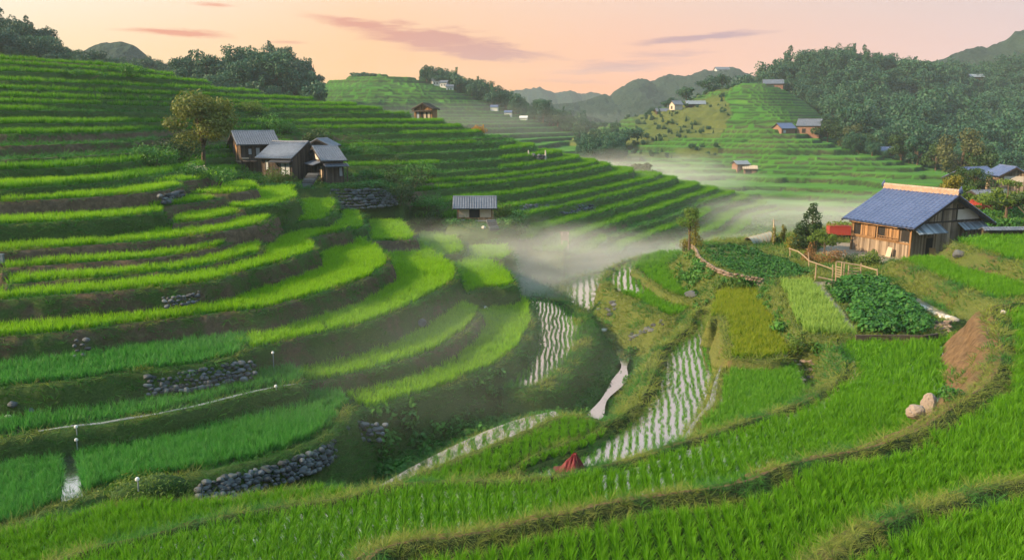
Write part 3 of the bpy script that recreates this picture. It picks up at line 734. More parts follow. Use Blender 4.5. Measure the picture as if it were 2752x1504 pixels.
def forest_tree(k, conif=False):
    rg = np.random.default_rng(100 + k)
    if conif:
        blobs = [((rg.normal() * 0.25, rg.normal() * 0.25, 1.6 + 1.15 * i), (1.9 - 0.27 * i, 1.9 - 0.27 * i, 0.95)) for i in range(6)]
    else:
        blobs = [((0, 0, 4.6), (2.3, 2.3, 2.2))] + [((math.cos(a) * rg.uniform(1.2, 2.4), math.sin(a) * rg.uniform(1.2, 2.4), rg.uniform(2.6, 6.6)), tuple(rg.uniform(0.9, 1.7, 3) * (1, 1, 0.8))) for a in rg.uniform(0, 6.28, 12)]
    V, F, t = leaf_cloud(1900, 0.42, blobs, rg, shell=0.8, aspect=0.8)
    # trunk as a tapered prism with two limbs
    b = MB(); b.tube([(0, 0, -0.8), (0.1, 0, 2.2), (0.1, 0.2, 4.6)], [0.24, 0.17, 0.06], 6)
    for a in (0.4, 2.6, 4.5): b.tube([(0.08, 0.05, 2.0), (math.cos(a) * 1.2, math.sin(a) * 1.2, 4.2)], [0.1, 0.03], 5)
    nv = len(V)
    me = bpy.data.meshes.new('tree'); me.from_pydata(V.tolist() + b.v, [], F.tolist() + [tuple(i + nv for i in f) for f in b.f])
    me.materials.append(M_FOREST); me.materials.append(M_BARK)
    mi = np.zeros(len(me.polygons), np.int32); mi[len(F):] = 1; me.polygons.foreach_set('material_index', mi)
    o = bpy.data.objects.new('tree', me); fattr(o, 'tint', list(t) + [0.5] * len(b.v)); src_coll('forest').objects.link(o)
for k in range(6): forest_tree(k, k >= 5)

_ng = {}
def scatter_group(coll):
    if coll in _ng: return _ng[coll]
    ng = bpy.data.node_groups.new('scatter ' + coll, 'GeometryNodeTree')
    ng.interface.new_socket('Geometry', in_out='INPUT', socket_type='NodeSocketGeometry')
    ng.interface.new_socket('Geometry', in_out='OUTPUT', socket_type='NodeSocketGeometry')
    nd = ng.nodes; ln = ng.links
    gi = nd.new('NodeGroupInput'); go = nd.new('NodeGroupOutput')
    ip = nd.new('GeometryNodeInstanceOnPoints'); ci = nd.new('GeometryNodeCollectionInfo')
    ci.inputs['Collection'].default_value = SRC[coll]; ci.inputs['Separate Children'].default_value = True; ci.inputs['Reset Children'].default_value = True
    ip.inputs['Pick Instance'].default_value = True
    def at(nm, t):
        a = nd.new('GeometryNodeInputNamedAttribute'); a.data_type = t; a.inputs['Name'].default_value = nm
        return a.outputs['Attribute']
    ln.new(gi.outputs[0], ip.inputs['Points']); ln.new(ci.outputs[0], ip.inputs['Instance'])
    ln.new(at('pick', 'INT'), ip.inputs['Instance Index'])
    ln.new(at('rot', 'FLOAT_VECTOR'), ip.inputs['Rotation']); ln.new(at('scl', 'FLOAT_VECTOR'), ip.inputs['Scale'])
    ln.new(ip.outputs[0], go.inputs[0])
    _ng[coll] = ng; return ng
N_INST = 0
def scatter(name, pts, scl, coll, label=None, tilt=0.12, cat=None, seed=0):
    """one stuff object: the points of a bed, each carrying a tuft"""
    global N_INST
    n = len(pts)
    if n == 0: return None
    N_INST += n
    rg = np.random.default_rng(seed + n)
    me = bpy.data.meshes.new(name); me.vertices.add(n); me.vertices.foreach_set('co', np.asarray(pts, np.float32).ravel())
    o = bpy.data.objects.new(name, me); COL.objects.link(o)
    rot = np.stack([rg.normal(size=n) * tilt, rg.normal(size=n) * tilt, rg.uniform(0, 6.283, n)], 1)
    fattr(o, 'rot', rot, 'FLOAT_VECTOR'); fattr(o, 'scl', scl, 'FLOAT_VECTOR'); fattr(o, 'pick', rg.integers(0, 64, n), 'INT')
    md = o.modifiers.new('scatter', 'NODES'); md.node_group = scatter_group(coll)
    return tag(o, label, cat, kind='stuff')

# candidate points: a jittered grid that thins out with distance
AZ = math.radians(35.5)
def wedge(r0, r1, s, seed):
    rg = np.random.default_rng(seed); AW = math.radians(46) if r1 < 50 else math.radians(40)
    xs = np.arange(-r1 * math.sin(AW), r1 * math.sin(AW), s); ys = np.arange(r0 * math.cos(AW), r1, s)
    x, y = np.meshgrid(xs, ys); x = x.ravel() + rg.uniform(-0.45, 0.45, x.size) * s; y = y.ravel() + rg.uniform(-0.45, 0.45, y.size) * s
    r = np.hypot(x, y); m = (r >= r0) & (r < r1) & (np.abs(np.arctan2(x, y)) < AW)
    return x[m], y[m]
BANDS = [(6, 26, 0.17, 'near'), (26, 44, 0.21, 'near'), (44, 80, 0.30, 'mid'), (80, 120, 0.46, 'mid'), (120, 215, 0.62, 'far')]
npoly = len(POLYS)
rice_pts = {}
def put(key, x, y, z, w, h):
    rice_pts.setdefault(key, []).append(np.stack([x, y, z, w, h], 1))
def in_view(x, y, z, mx=900, my=700):
    d = y * CP - z * SP; v = y * SP + z * CP
    px = 1376 + FPX * x / d; py = 752 - FPX * v / d
    return (px > -mx) & (px < 2752 + mx) & (py > -my) & (py < 1504 + my)
PLOT = {}
def plot(name, px, z): PLOT[name] = np.array([on_z(x, y, z)[:2] for x, y in px])
plot('pale', [(2098, 762), (2180, 760), (2290, 893), (2306, 900), (2168, 898), (2146, 870)], -13.3)
plot('bean', [(2228, 772), (2290, 766), (2360, 768), (2430, 810), (2500, 880), (2470, 900), (2330, 897), (2262, 820)], -13.3)
plot('garden', [(1885, 664), (1960, 660), (2050, 680), (2110, 700), (2180, 742), (2070, 752), (1990, 736), (1930, 718), (1895, 690)], -13.3)
plot('scrubside', [(2360, 766), (2400, 768), (2540, 850), (2500, 885), (2435, 812)], -13.3)
beds = {'veg': [], 'bean': []}
gr = {}
weed = []
def smoothnoise(x, y, s): return vnoise(x / s, y / s)
for bi, (r0, r1, s, lod) in enumerate(BANDS):
    x, y = wedge(r0, r1, s, bi)
    t = terrain(x, y); z = t['H']; pid = t['pid']; din = t['din']; hv = pid // 1000
    vis = in_view(x, y, z)
    hs = 0.72 + 0.5 * np.random.default_rng(bi).random(len(x)) + 0.25 * (smoothnoise(x, y, 3.5) - 0.5)
    wf = {'near': 1.0, 'mid': 1.15, 'far': 1.0}[lod] * s / {'near': 0.2, 'mid': 0.36, 'far': 0.62}[lod]
    rowed = np.isin(pid, [i for i, p in enumerate(POLYS) if p['pid'] in 'abcdel'])
    if lod == 'near':      # the near paddies were planted in lines
        a_ = 0.06 + 0.10 * np.tanh((x - 4) / 14); u_ = x * np.cos(a_) - y * np.sin(a_)
        du = (np.round(u_ / 0.35) * 0.35 - u_) * 0.9
        x = np.where(rowed, x + du * np.cos(a_), x); y = np.where(rowed, y - du * np.sin(a_), y)
    taken = np.zeros(len(x), bool)
    for i, p in enumerate(POLYS):
        m = vis & (pid == i)
        if not m.any(): continue
        if p['crop'] == 'rice' and not p['rows'] or p['pid'] == 'c':
            k = m & (din > p['inset'] * (0.75 + 0.5 * smoothnoise(x, y, 1.5))) & (np.abs(z - p['z']) < 0.2)
            if p['pid'] == 'c': k &= (x > 1.5 + 1.5 * smoothnoise(x, y, 4))
            if p['pid'] == 's1': k &= ~inside(x, y, np.array([on_z(a_, b_, -16.4)[:2] for a_, b_ in CHAN]))
            put((i, lod), x[k], y[k], z[k] - 0.02, np.full(k.sum(), wf) * 1.0, hs[k] * p['hgt'] * (0.9 if lod != 'far' else 1.0)); taken |= k
        if p['crop'] == 'yard':
            xy = (x, y)
            k = m & inside(x, y, PLOT['pale']); put(('pale', lod), x[k], y[k], z[k], np.full(k.sum(), wf), hs[k] * 0.7); taken |= k
            q = m & inside(x, y, PLOT['bean']) & (np.random.default_rng(bi).random(len(x)) < 0.30); beds['bean'].append(np.stack([x[q], y[q], z[q], 0.8 + 0.9 * smoothnoise(x[q], y[q], 2.2)], 1)); taken |= m & inside(x, y, PLOT['bean'])
            gd = m & inside(x, y, PLOT['garden'])
            rowc = np.abs(((x * 0.96 + y * 0.28) / 0.95) % 1 - 0.5) < 0.36
            q = gd & rowc & (np.random.default_rng(bi + 5).random(len(x)) < 0.8); beds['veg'].append(np.stack([x[q], y[q], z[q], 0.7 + 0.8 * smoothnoise(x[q], y[q], 3)], 1)); taken |= gd
    m = vis & (hv == 1) & (din > 0.2)
    fallow = vnoise(x / 22 + 3, z * 1.7) < 0.26
    fallow |= (x > -34) & (x < -2) & (z < -2.5) & (z > -9.5) & (vnoise(x / 40, z * 2.4 + 5) < 0.52)
    k = m & ~fallow
    put(('hill', lod), x[k], y[k], z[k] - 0.05, np.full(k.sum(), wf), hs[k] * 0.84); taken |= k
    # grass on banks and bunds, and rank weeds in the gullies
    g = vis & ~taken & (pid < 1000 * 2) & (z > -23) & ~((pid == -1) & (seg_d(x, y, STREAM, False) < 0.42))
    prob = np.where(t['dout'] > 0.05, t['grass'], 0.95)
    nz = smoothnoise(x + 50, y, 2.2) * 0.6 + smoothnoise(x, y + 31, 0.9) * 0.4
    patchy = nz < prob * 0.8 + 0.14
    onflat = (pid >= 0) & (pid < npoly) & (din > 1.4) & np.isin(pid, [i for i, p in enumerate(POLYS) if p['crop'] in ('rice', 'water')])
    yard = (pid == [i for i, p in enumerate(POLYS) if p['pid'] == 'yard'][0]) & (t['dout'] < 0.05)
    yk = np.zeros(len(x), bool)
    if yard.any():
        yk = ~taken
        for pg_ in PAINTS: yk &= ~inside(x, y, pg_)
        yk &= ~inside(x, y, PLOT['bean']) & ~inside(x, y, PLOT['garden'])
    k = g & patchy & ~onflat & (~yard | yk) & ~((pid == [i for i, p in enumerate(POLYS) if p['pid'] == 'farm'][0]) & (t['dout'] > 0.02))
    hh = {'near': 0.20, 'mid': 0.26, 'far': 0.34}[lod] * (0.6 + 0.9 * smoothnoise(x, y, 1.3))
    ww = {'near': 0.34, 'mid': 0.5, 'far': 0.62}[lod] * s / {'near': 0.2, 'mid': 0.36, 'far': 0.62}[lod]
    dr = (t['dry'] * 1.15 + 0.45 * (smoothnoise(x, y + 9, 1.6) - 0.5)) > 0.42
    lip = (pid >= 0) & (pid < npoly) & (t['dout'] < 0.03)
    dr |= lip & (smoothnoise(x + 3, y + 9, 1.1) > 0.56)  # bund lips get the sunlit-yellow grass as painted bright top edges
    gkey = np.where(dr, 1, 0)
    for q, nm in ((0, 'grass'), (1, 'dry')):
        kk = k & (gkey == q)
        gr.setdefault((nm, lod), []).append(np.stack([x[kk], y[kk], z[kk] - 0.03, np.full(kk.sum(), ww) * 1.2, hh[kk]], 1))
    rnd = np.random.default_rng(bi + 30).random(len(x))
    ids = {p['pid']: i for i, p in enumerate(POLYS)}
    wk = vis & ~taken & (r0 > 20) & (((pid == ids['f1']) & (t['dout'] > 0.3)) | ((pid == ids['yard']) & (t['dout'] > 0.4) & (x < 22)) | (pid == ids['farm']) | (pid == -1) | ((pid == ids['shedbase'])) | (pid == ids['backyard']))
    wk &= ~((pid == -1) & (seg_d(x, y, STREAM, False) < 0.6))
    wk &= ~((pid == ids['farm']) & (t['dout'] > 0.02))
    wk &= rnd < (0.55 * smoothnoise(x, y, 3.5) ** 1.3 * (s / 0.36) ** 2 * {'near': 1.6, 'mid': 1.0, 'far': 0.8}[lod]) * np.where(pid == -1, 0.5, 1)
    weed.append(np.stack([x[wk], y[wk], z[wk] - 0.05, 0.55 + 0.8 * smoothnoise(x[wk], y[wk], 2.5) + (0.25 if lod == 'far' else 0)], 1))
# paddies planted in rows
for i, p in enumerate(POLYS):
    if not p['rows']: continue
    s, jit = p['rows']; c = p['rim'].mean(0); a = math.atan2(c[0], c[1]) if p['pid'] != 'c' else -0.12
    lo = p['lo'] - c; hi = p['hi'] - c; L = np.hypot(*(p['hi'] - p['lo']))
    rg = np.random.default_rng(i)
    dist_c = np.hypot(*c)
    sv = 0.13 if dist_c < 50 else 0.2
    u, v = np.meshgrid(np.arange(-L, L, s), np.arange(-L, L, sv)); u = u.ravel(); v = v.ravel()
    u = u + rg.normal(size=u.size) * jit * s * 1.1 + 0.18 * (vnoise(v / 3 + 4, u * 0 + i) - 0.5); v = v + rg.uniform(-0.5, 0.5, v.size) * sv
    x = c[0] + u * math.cos(a) + v * math.sin(a); y = c[1] - u * math.sin(a) + v * math.cos(a)
    m = (np.abs(np.arctan2(x, y)) < AZ) & (y > 5); x, y = x[m], y[m]
    t = terrain(x, y)
    k = (t['pid'] == i) & (t['din'] > p['inset'] * 0.8) & (np.abs(t['H'] - p['z']) < 0.15) & in_view(x, y, t['H'])
    if p['pid'] == 'c': k &= (x < 3.2)
    x, y, z = x[k], y[k], t['H'][k]
    hs = (0.75 + 0.4 * rg.random(len(x))) * (0.8 + 0.4 * smoothnoise(x, y, 4))
    r = np.hypot(x, y); lod = 'near' if dist_c < 48 else 'mid'
    put((i, lod), x, y, z + 0.0, np.full(len(x), (0.75 if lod == 'near' else 0.6) * ((1.7 if p['pid'] == 'c' else 1.25) if p['crop'] == 'rice' else (1.5 if p['pid'] == 'g' else 0.72))), hs * p['hgt'])
groups = {}
for (key, lod), lst in rice_pts.items():
    a = np.concatenate(lst)
    if len(a) == 0: continue
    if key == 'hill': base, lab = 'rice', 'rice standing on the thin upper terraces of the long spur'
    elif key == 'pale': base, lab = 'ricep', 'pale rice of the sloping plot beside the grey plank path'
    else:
        p = POLYS[key]; base = {0: 'rice', 1: 'ricesun', 2: 'riceg', -1: 'riceshade'}[p['tone']]; lab = p['label']  # tone: plain, sunlit
        if p['rows'] and p['crop'] == 'water': base = 'ricey'
    coll = base + '_' + lod
    if lod == 'far': coll = 'rice_far'
    groups.setdefault((key, coll), (lab, []))[1].append(a)
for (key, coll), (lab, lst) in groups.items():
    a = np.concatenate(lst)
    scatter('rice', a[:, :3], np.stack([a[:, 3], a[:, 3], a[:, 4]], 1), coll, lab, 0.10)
for (nm, lod), lst in gr.items():
    a = np.concatenate(lst)
    scatter('grass', a[:, :3], np.stack([a[:, 3], a[:, 3], a[:, 4]], 1), nm + '_' + lod, {'grass': 'short green grass on the terrace banks', 'dry': 'grass coloured sunlit yellow on the bunds and banks'}[nm], 0.3)
a = np.concatenate(weed); scatter('weeds', a[:, :3], np.stack([a[:, 3]] * 3, 1), 'weed', 'rank weeds in the gullies and on the overgrown banks', 0.3)
a = np.concatenate(beds['veg']); scatter('vegetables', a[:, :3], np.stack([a[:, 3]] * 3, 1), 'veg', 'rows of leafy vegetables in the walled garden bed', 0.15)
a = np.concatenate(beds['bean']); scatter('vegetables', a[:, :3], np.stack([a[:, 3]] * 3, 1), 'bean', 'dark big-leaved crop filling the plot below the fence', 0.15)
# ------------------------------------------------------------------ woods on the hills
def woods(label, hill_id, s, size, seed, test=None, extra=None):
    hl = HILLS[hill_id]; rg = np.random.default_rng(seed)
    xs = np.arange(hl.lo[0] + 30, hl.hi[0] - 20, s); ys = np.arange(hl.lo[1] + 20, hl.hi[1] - 20, s)
    x, y = np.meshgrid(xs, ys); x = x.ravel() + rg.uniform(-0.5, 0.5, x.size) * s; y = y.ravel() + rg.uniform(-0.5, 0.5, y.size) * s
    m = (np.abs(np.arctan2(x, y)) < AZ); x, y = x[m], y[m]
    t = terrain(x, y); k = (t['pid'] // 1000 == hill_id + 1) & (t['H'] > -21)
    if test: k &= test(x, y, t)
    x, y, z = x[k], y[k], t['H'][k]
    sc = size * rg.uniform(0.65, 1.3, len(x)) * (0.85 + 0.4 * smoothnoise(x, y, 25))
    return scatter('forest', np.stack([x, y, z - 0.3], 1), np.stack([sc, sc, sc * rg.uniform(0.85, 1.25, len(x))], 1), 'forest', label, 0.05)
woods('dense dark wood covering the big hill behind the hut', 3, 6.6, 1.55, 1)
woods('dark wood on the hill at the upper left edge', 4, 5.0, 1.1, 2, lambda x, y, t: (x / y * 2022 + 1288 < 170) & (y > 230))
woods('lower wood dipping between the hills at the upper left', 4, 4.6, 0.72, 12, lambda x, y, t: (x / y * 2022 + 1288 >= 170) & (x / y * 2022 + 1288 < 490))
woods('round wooded knoll rising behind the terraces', 5, 5.0, 1.1, 3, lambda x, y, t: x / y * 2022 + 1288 < 808)
woods('dark band of trees along the far terraced crest', 2, 4.6, 0.95, 4,
      lambda x, y, t: (x / y * 2022 + 1288 > 1075) & (y > np.interp(x / y * 2022 + 1288, [1070, 1200, 1320, 1440], [440, 418, 400, 385])))
def kslope(x, y, t):
    u = x / y * 2022 + 1288
    left = (u < 1560) & (y > 235) & (y < 330) & (u > 1440)
    right = (u > 2110) & (y > 245)
    gl = (u > 2060) & (y > np.interp(u, [2060, 2120, 2300], [352, 300, 235]))
    return left | right | gl
woods('scrubby trees on the edges of the terraced knoll', 1, 5.0, 0.6, 5, kslope)
woods('low bushes dotted over the rough grassy slope', 1, 4.6, 0.26, 6, lambda x, y, t: (t['dry'] > 0.1) & (vnoise(x / 9, y / 9) > 0.42))
print('instances', N_INST)
# ------------------------------------------------------------------ helpers to stand things on the land
_ts = np.concatenate([np.arange(8, 130, 0.15), np.arange(130, 700, 0.7)])
def hit(px, py):
    """where the line of sight through a photo pixel meets the land"""
    d = ray(px, py); d = d / d[1]
    P = _ts[:, None] * d[None]
    h = terrain(P[:, 0], P[:, 1])['H']
    k = np.where(P[:, 2] < h)[0]
    return P[k[0]] if len(k) else P[-1]
def stand(px, dist):
    """the land's surface at a photo column and a distance"""
    d = ray(px, 700); x = d[0] / d[1] * dist
    return np.array([x, dist, ground_z(x, dist)])
def size_at(npx, dist): return npx / FPX * dist

def plank_mat(name, dark, light, grey=0.3):
    m, nt = new_mat(name); n = N(nt)
    p = n.obj()
    st = n('ShaderNodeMapping', {'Vector': p, 'Scale': (9, 9, 0.7)}).outputs[0]
    g = n.noise(st, 2.0, 6, 0.7); g2 = n.noise(p, 1.3, 4)
    t = n.attr('tint')
    f = n.math('ADD', n.math('MULTIPLY', t, 0.55), n.math('ADD', n.math('MULTIPLY', g, 0.5), n.math('MULTIPLY', g2, 0.25)))
    c = n.ramp(n.math('SUBTRACT', f, 0.25, clamp=True), [(0.05, dark), (0.45, tuple((a + b) / 2 for a, b in zip(dark, light))), (0.8, light)])
    n.out(n.bsdf(c, 0.85, 0.2, n.bump(g, 0.5, 0.02)))
    return m
def tile_mat(name, a, b, rough=0.38):
    m, nt = new_mat(name); n = N(nt)
    p = n.obj(); v = n.noise(p, 3.5, 3); v2 = n.noise(p, 0.8, 4)
    c = n.ramp(n.math('ADD', n.math('MULTIPLY', v, 0.6), n.math('MULTIPLY', v2, 0.4)), [(0.3, a), (0.7, b)])
    n.out(n.bsdf(c, rough, 0.6, n.bump(v, 0.3, 0.02))); return m
M_WOOD = plank_mat('weathered planks', (0.07, 0.05, 0.038), (0.36, 0.28, 0.21))
M_WOODW = plank_mat('warm planks', (0.09, 0.05, 0.028), (0.40, 0.23, 0.11))
M_WOODD = plank_mat('dark planks', (0.025, 0.019, 0.016), (0.12, 0.092, 0.075))
M_BEAM = plank_mat('dark beam', (0.018, 0.015, 0.014), (0.06, 0.048, 0.04))
M_TILE = tile_mat('blue roof tile', (0.035, 0.055, 0.14), (0.09, 0.12, 0.24))
M_TILEG = tile_mat('grey roof tile', (0.05, 0.06, 0.085), (0.14, 0.155, 0.20), 0.5)
M_TILEC = tile_mat('clay ridge tile', (0.24, 0.15, 0.11), (0.46, 0.33, 0.25), 0.6)
M_PLASTER = simple_mat('plaster', (0.52, 0.46, 0.40), 0.9, 0.18, 1.5, 0.01)
M_PANEL = simple_mat('pale board panel', (0.42, 0.34, 0.26), 0.8, 0.15, 2.5)
M_PAPER = simple_mat('pale window paper', (0.33, 0.36, 0.40), 0.6, 0.12, 2.0)
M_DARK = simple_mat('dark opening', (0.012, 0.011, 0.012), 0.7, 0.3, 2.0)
M_RED = simple_mat('faded red paint', (0.26, 0.035, 0.028), 0.7, 0.25, 1.5, 0.01)
M_CLAYW = simple_mat('reddish clay wall', (0.24, 0.135, 0.10), 0.85, 0.25, 0.8)
M_STONE = simple_mat('grey stone', (0.075, 0.082, 0.092), 0.85, 0.35, 2.2, 0.03, tint=0.55)
M_STONEB = simple_mat('brown stone', (0.17, 0.125, 0.095), 0.85, 0.3, 2.2, 0.03, tint=0.5)
M_STONEL = simple_mat('pale stone', (0.42, 0.38, 0.34), 0.85, 0.25, 2.2, 0.03, tint=0.4)
M_BOULDER = simple_mat('warm boulder stone', (0.21, 0.17, 0.145), 0.85, 0.3, 1.6, 0.06)
M_CONC = simple_mat('concrete', (0.19, 0.20, 0.21), 0.85, 0.25, 1.2, 0.01)
M_METAL = simple_mat('weathered metal', (0.20, 0.23, 0.27), 0.5, 0.25, 1.5, metallic=0.2)
M_WHITE = simple_mat('white paint', (0.55, 0.55, 0.56), 0.6, 0.1, 2.0)
M_POLE = plank_mat('bare poles', (0.16, 0.11, 0.075), (0.46, 0.35, 0.25))
M_TARP = simple_mat('dark red tarpaulin', (0.13, 0.014, 0.02), 0.6, 0.4, 3.0, 0.03)
M_OCHRE = leaf_mat('olive tree leaf', (0.045, 0.075, 0.014), (0.19, 0.215, 0.04), 0.35, 0.3)
M_BROWNG = leaf_mat('brownish leaf', (0.025, 0.05, 0.018), (0.12, 0.13, 0.045), 0.3, 0.2)
M_LEAFY = leaf_mat('bright leaf', (0.035, 0.09, 0.012), (0.16, 0.24, 0.03), 0.35, 0.4)
M_LEAFD = leaf_mat('dark leaf', (0.010, 0.035, 0.010), (0.05, 0.10, 0.02), 0.25, 0.4)
M_GOLD = leaf_mat('golden leaf', (0.10, 0.11, 0.012), (0.36, 0.30, 0.035), 0.4, 0.6)
M_RUST = leaf_mat('rusty stems', (0.12, 0.06, 0.02), (0.36, 0.20, 0.07), 0.3, 0.6)
M_ORANGE = leaf_mat('orange blossom', (0.34, 0.16, 0.02), (0.62, 0.32, 0.05), 0.4, 0.5)
M_PALEF = leaf_mat('pale plume', (0.22, 0.22, 0.14), (0.48, 0.44, 0.34), 0.4, 0.6)

def tile_slope(mb, e0, e1, r0, r1, tw=0.3, th=0.33, amp=0.045, sub=4, thick=0.09, sag=0.0):
    """a tiled slope from the eave e0-e1 up to the ridge r0-r1, with courses and pantile waves"""
    e0, e1, r0, r1 = map(Vector, (e0, e1, r0, r1))
    nrm = (e1 - e0).cross(r0 - e0).normalized()
    if nrm.z < 0: nrm = -nrm
    nu = max(2, int((e1 - e0).length / tw)) * sub; rows = max(2, int((r0 - e0).length / th)); 
    vs = []; fs = []
    vv = []
    for j in range(rows): vv += [(j / rows, 1.0), ((j + 0.999) / rows, 0.0)]
    for (v, up) in vv:
        for i in range(nu + 1):
            u = i / nu
            p = (e0 * (1 - u) + e1 * u) * (1 - v) + (r0 * (1 - u) + r1 * u) * v
            w = abs(math.sin(math.pi * i / sub)) if sub > 1 else 0
            p = p + nrm * (amp * w + 0.035 * up + 0.012 * math.sin(i * 1.7 + v * 40)) - Vector((0, 0, sag * math.sin(math.pi * v) + sag * 0.6 * math.sin(math.pi * u)))
            vs.append(p)
    W_ = nu + 1
    for j in range(len(vv) - 1):
        for i in range(nu): fs.append((j * W_ + i, j * W_ + i + 1, (j + 1) * W_ + i + 1, (j + 1) * W_ + i))
    mb.add(vs, fs)
    a = nrm * 0.02; b = nrm * (0.02 + thick)
    mb.hexa([e0 - b, e1 - b, r1 - b, r0 - b, e0 - a, e1 - a, r1 - a, r0 - a])
def boards(mb, o, d, L, zf0, zf1, nrm, bw=0.22, th=0.03):
    """upright boards side by side along a wall"""
    o = Vector(o); d = Vector(d); nrm = Vector(nrm); s = 0
    while s < L - 0.02:
        w_ = min(bw * random.uniform(0.8, 1.2), L - s)
        t = th * random.uniform(0.6, 1.3); a = o + d * (s + 0.006); b = o + d * (s + w_ - 0.006)
        za0, za1, zb0, zb1 = zf0(s), zf1(s), zf0(s + w_), zf1(s + w_)
        jz = random.uniform(-0.03, 0.03) if za0 < 0.2 else 0
        P = lambda q, z, k: Vector((q.x, q.y, z)) + nrm * k
        mb.hexa([P(a, za0 + jz, 0), P(b, zb0 + jz, 0), P(b, zb0 + jz, t), P(a, za0 + jz, t), P(a, za1, 0), P(b, zb1, 0), P(b, zb1, t), P(a, za1, t)], random.random())
        s += w_
def wall_frame(side, L, W):
    return {'front': (Vector((0, 0, 0)), Vector((1, 0, 0)), Vector((0, -1, 0))), 'back': (Vector((L, W, 0)), Vector((-1, 0, 0)), Vector((0, 1, 0))),
            'left': (Vector((0, W, 0)), Vector((0, -1, 0)), Vector((-1, 0, 0))), 'right': (Vector((L, 0, 0)), Vector((0, 1, 0)), Vector((1, 0, 0)))}[side]
def panel_on(t, name, side, LW, s0, s1, z0, z1, mat, out=0.05, frame=None, sub=None):
    """a panel, door or window standing proud of a wall, with its frame"""
    o, d, nrm = wall_frame(side, *LW)
    def bx(mb, a, b, c, e, k0, k1, tint=0.5):
        P = lambda s, z, k: o + d * s + nrm * k + Vector((0, 0, z))
        mb.hexa([P(a, c, k0), P(b, c, k0), P(b, c, k1), P(a, c, k1), P(a, e, k0), P(b, e, k0), P(b, e, k1), P(a, e, k1)], tint)
    if frame:
        f = MB(); w_ = min(0.09, (s1 - s0) * 0.12)
        bx(f, s0 - w_, s0, z0 - w_, z1 + w_, 0, out + 0.04); bx(f, s1, s1 + w_, z0 - w_, z1 + w_, 0, out + 0.04)
        bx(f, s0, s1, z1, z1 + w_, 0, out + 0.04); bx(f, s0 , s1, z0 - w_, z0, 0, out + 0.06)
        fo = f.build(name, frame, t)
        p = MB(); bx(p, s0, s1, z0, z1, 0.005, out); p.build(sub or 'pane', mat, fo); return fo
    p = MB(); bx(p, s0, s1, z0, z1, 0.005, out); return p.build(name, mat, t)
def awning(t, name, side, LW, s0, s1, z0, z1, depth, mat, tiled=False, thick=0.06):
    o, d, nrm = wall_frame(side, *LW); P = lambda s, z, k: o + d * s + nrm * k + Vector((0, 0, z))
    mb = MB()
    if tiled: tile_slope(mb, P(s0, z0, depth), P(s1, z0, depth), P(s0, z1, 0.02), P(s1, z1, 0.02), 0.4, 0.4, 0.04, 3, 0.05)
    else:
        n_ = max(2, int((s1 - s0) / 0.25))
        for i in range(n_):
            a = s0 + (s1 - s0) * i / n_; b = s0 + (s1 - s0) * (i + 1) / n_ - 0.01; k = random.uniform(-0.015, 0.015)
            mb.hexa([P(a, z0 + k, depth), P(b, z0 + k, depth), P(b, z1 + k, 0.02), P(a, z1 + k, 0.02), P(a, z0 + k + thick, depth), P(b, z0 + k + thick, depth), P(b, z1 + k + thick, 0.02), P(a, z1 + k + thick, 0.02)], random.random())
    return mb.build(name, mat, t)
def gable_house(name, label, cat, loc, yaw, L, W, wh, rise, ov=0.6, gov=0.5, wood=None, tile=None, ridge=None, fine=True, base=1.0, group=None, bw=0.22, tw=0.3, plain=None, sag=0.03, amp=0.08):
    t = thing(name, label, cat, loc, yaw, group)
    wood = wood or M_WOODD; tile = tile or M_TILEG
    top = lambda y: wh + rise * (1 - abs(y - W / 2) / (W / 2))
    core = MB(); e = 0.0
    core.add([(0, 0, -base), (L, 0, -base), (L, W, -base), (0, W, -base), (0, 0, wh), (L, 0, wh), (L, W, wh), (0, W, wh), (0, W / 2, wh + rise), (L, W / 2, wh + rise)],
             [(0, 3, 2, 1), (0, 1, 5, 4), (3, 7, 6, 2), (0, 4, 8, 7, 3), (1, 2, 6, 9, 5), (4, 5, 9, 8), (6, 7, 8, 9)], 0.3)
    if fine:
        for sd_ in ('front', 'back', 'left', 'right'):
            o_, d_, n_ = wall_frame(sd_, L, W); Ln = L if sd_ in ('front', 'back') else W
            z1 = (lambda s: wh) if sd_ in ('front', 'back') else (lambda s: top(s) - 0.16)
            boards(core, o_, d_, Ln, lambda s: -base * 0.5, z1, n_, bw)
    core.build('wall', wood if not plain else plain, t)
    rf = MB(); zr = wh + rise; sl = rise / (W / 2); ze = wh - ov * sl
    tile_slope(rf, (-gov, -ov, ze + 0.14), (L + gov, -ov, ze + 0.14), (-gov, W / 2, zr + 0.14), (L + gov, W / 2, zr + 0.14), tw, 0.35, amp, 4 if fine else 2, 0.09, sag)
    tile_slope(rf, (L + gov, W + ov, ze + 0.14), (-gov, W + ov, ze + 0.14), (L + gov, W / 2, zr + 0.14), (-gov, W / 2, zr + 0.14), tw, 0.35, amp, 4 if fine else 2, 0.09, sag)
    r_ = rf.build('roof', tile, t)
    rd = MB()
    nseg = max(2, int((L + 2 * gov) / 0.35))
    for i in range(nseg):
        a = -gov + (L + 2 * gov) * i / nseg; b = -gov + (L + 2 * gov) * (i + 1) / nseg - 0.01
        zz = zr + 0.12 - sag * 0.6 * math.sin(math.pi * (i + .5) / nseg)
        rd.tube([(a, W / 2, zz), (b, W / 2, zz)], [0.14, 0.155], 7, random.random())
    rd.build('ridge', ridge or tile, r_)
    for x in (-gov, L + gov):
        for y0, y1 in ((-ov, W / 2), (W + ov, W / 2)):
            bb = MB(); bb.bar((x, y0, ze - 0.03), (x, y1, zr - 0.03), 0.06, 0.2); bb.build('barge_board', M_BEAM, r_)
    return t, (L, W)

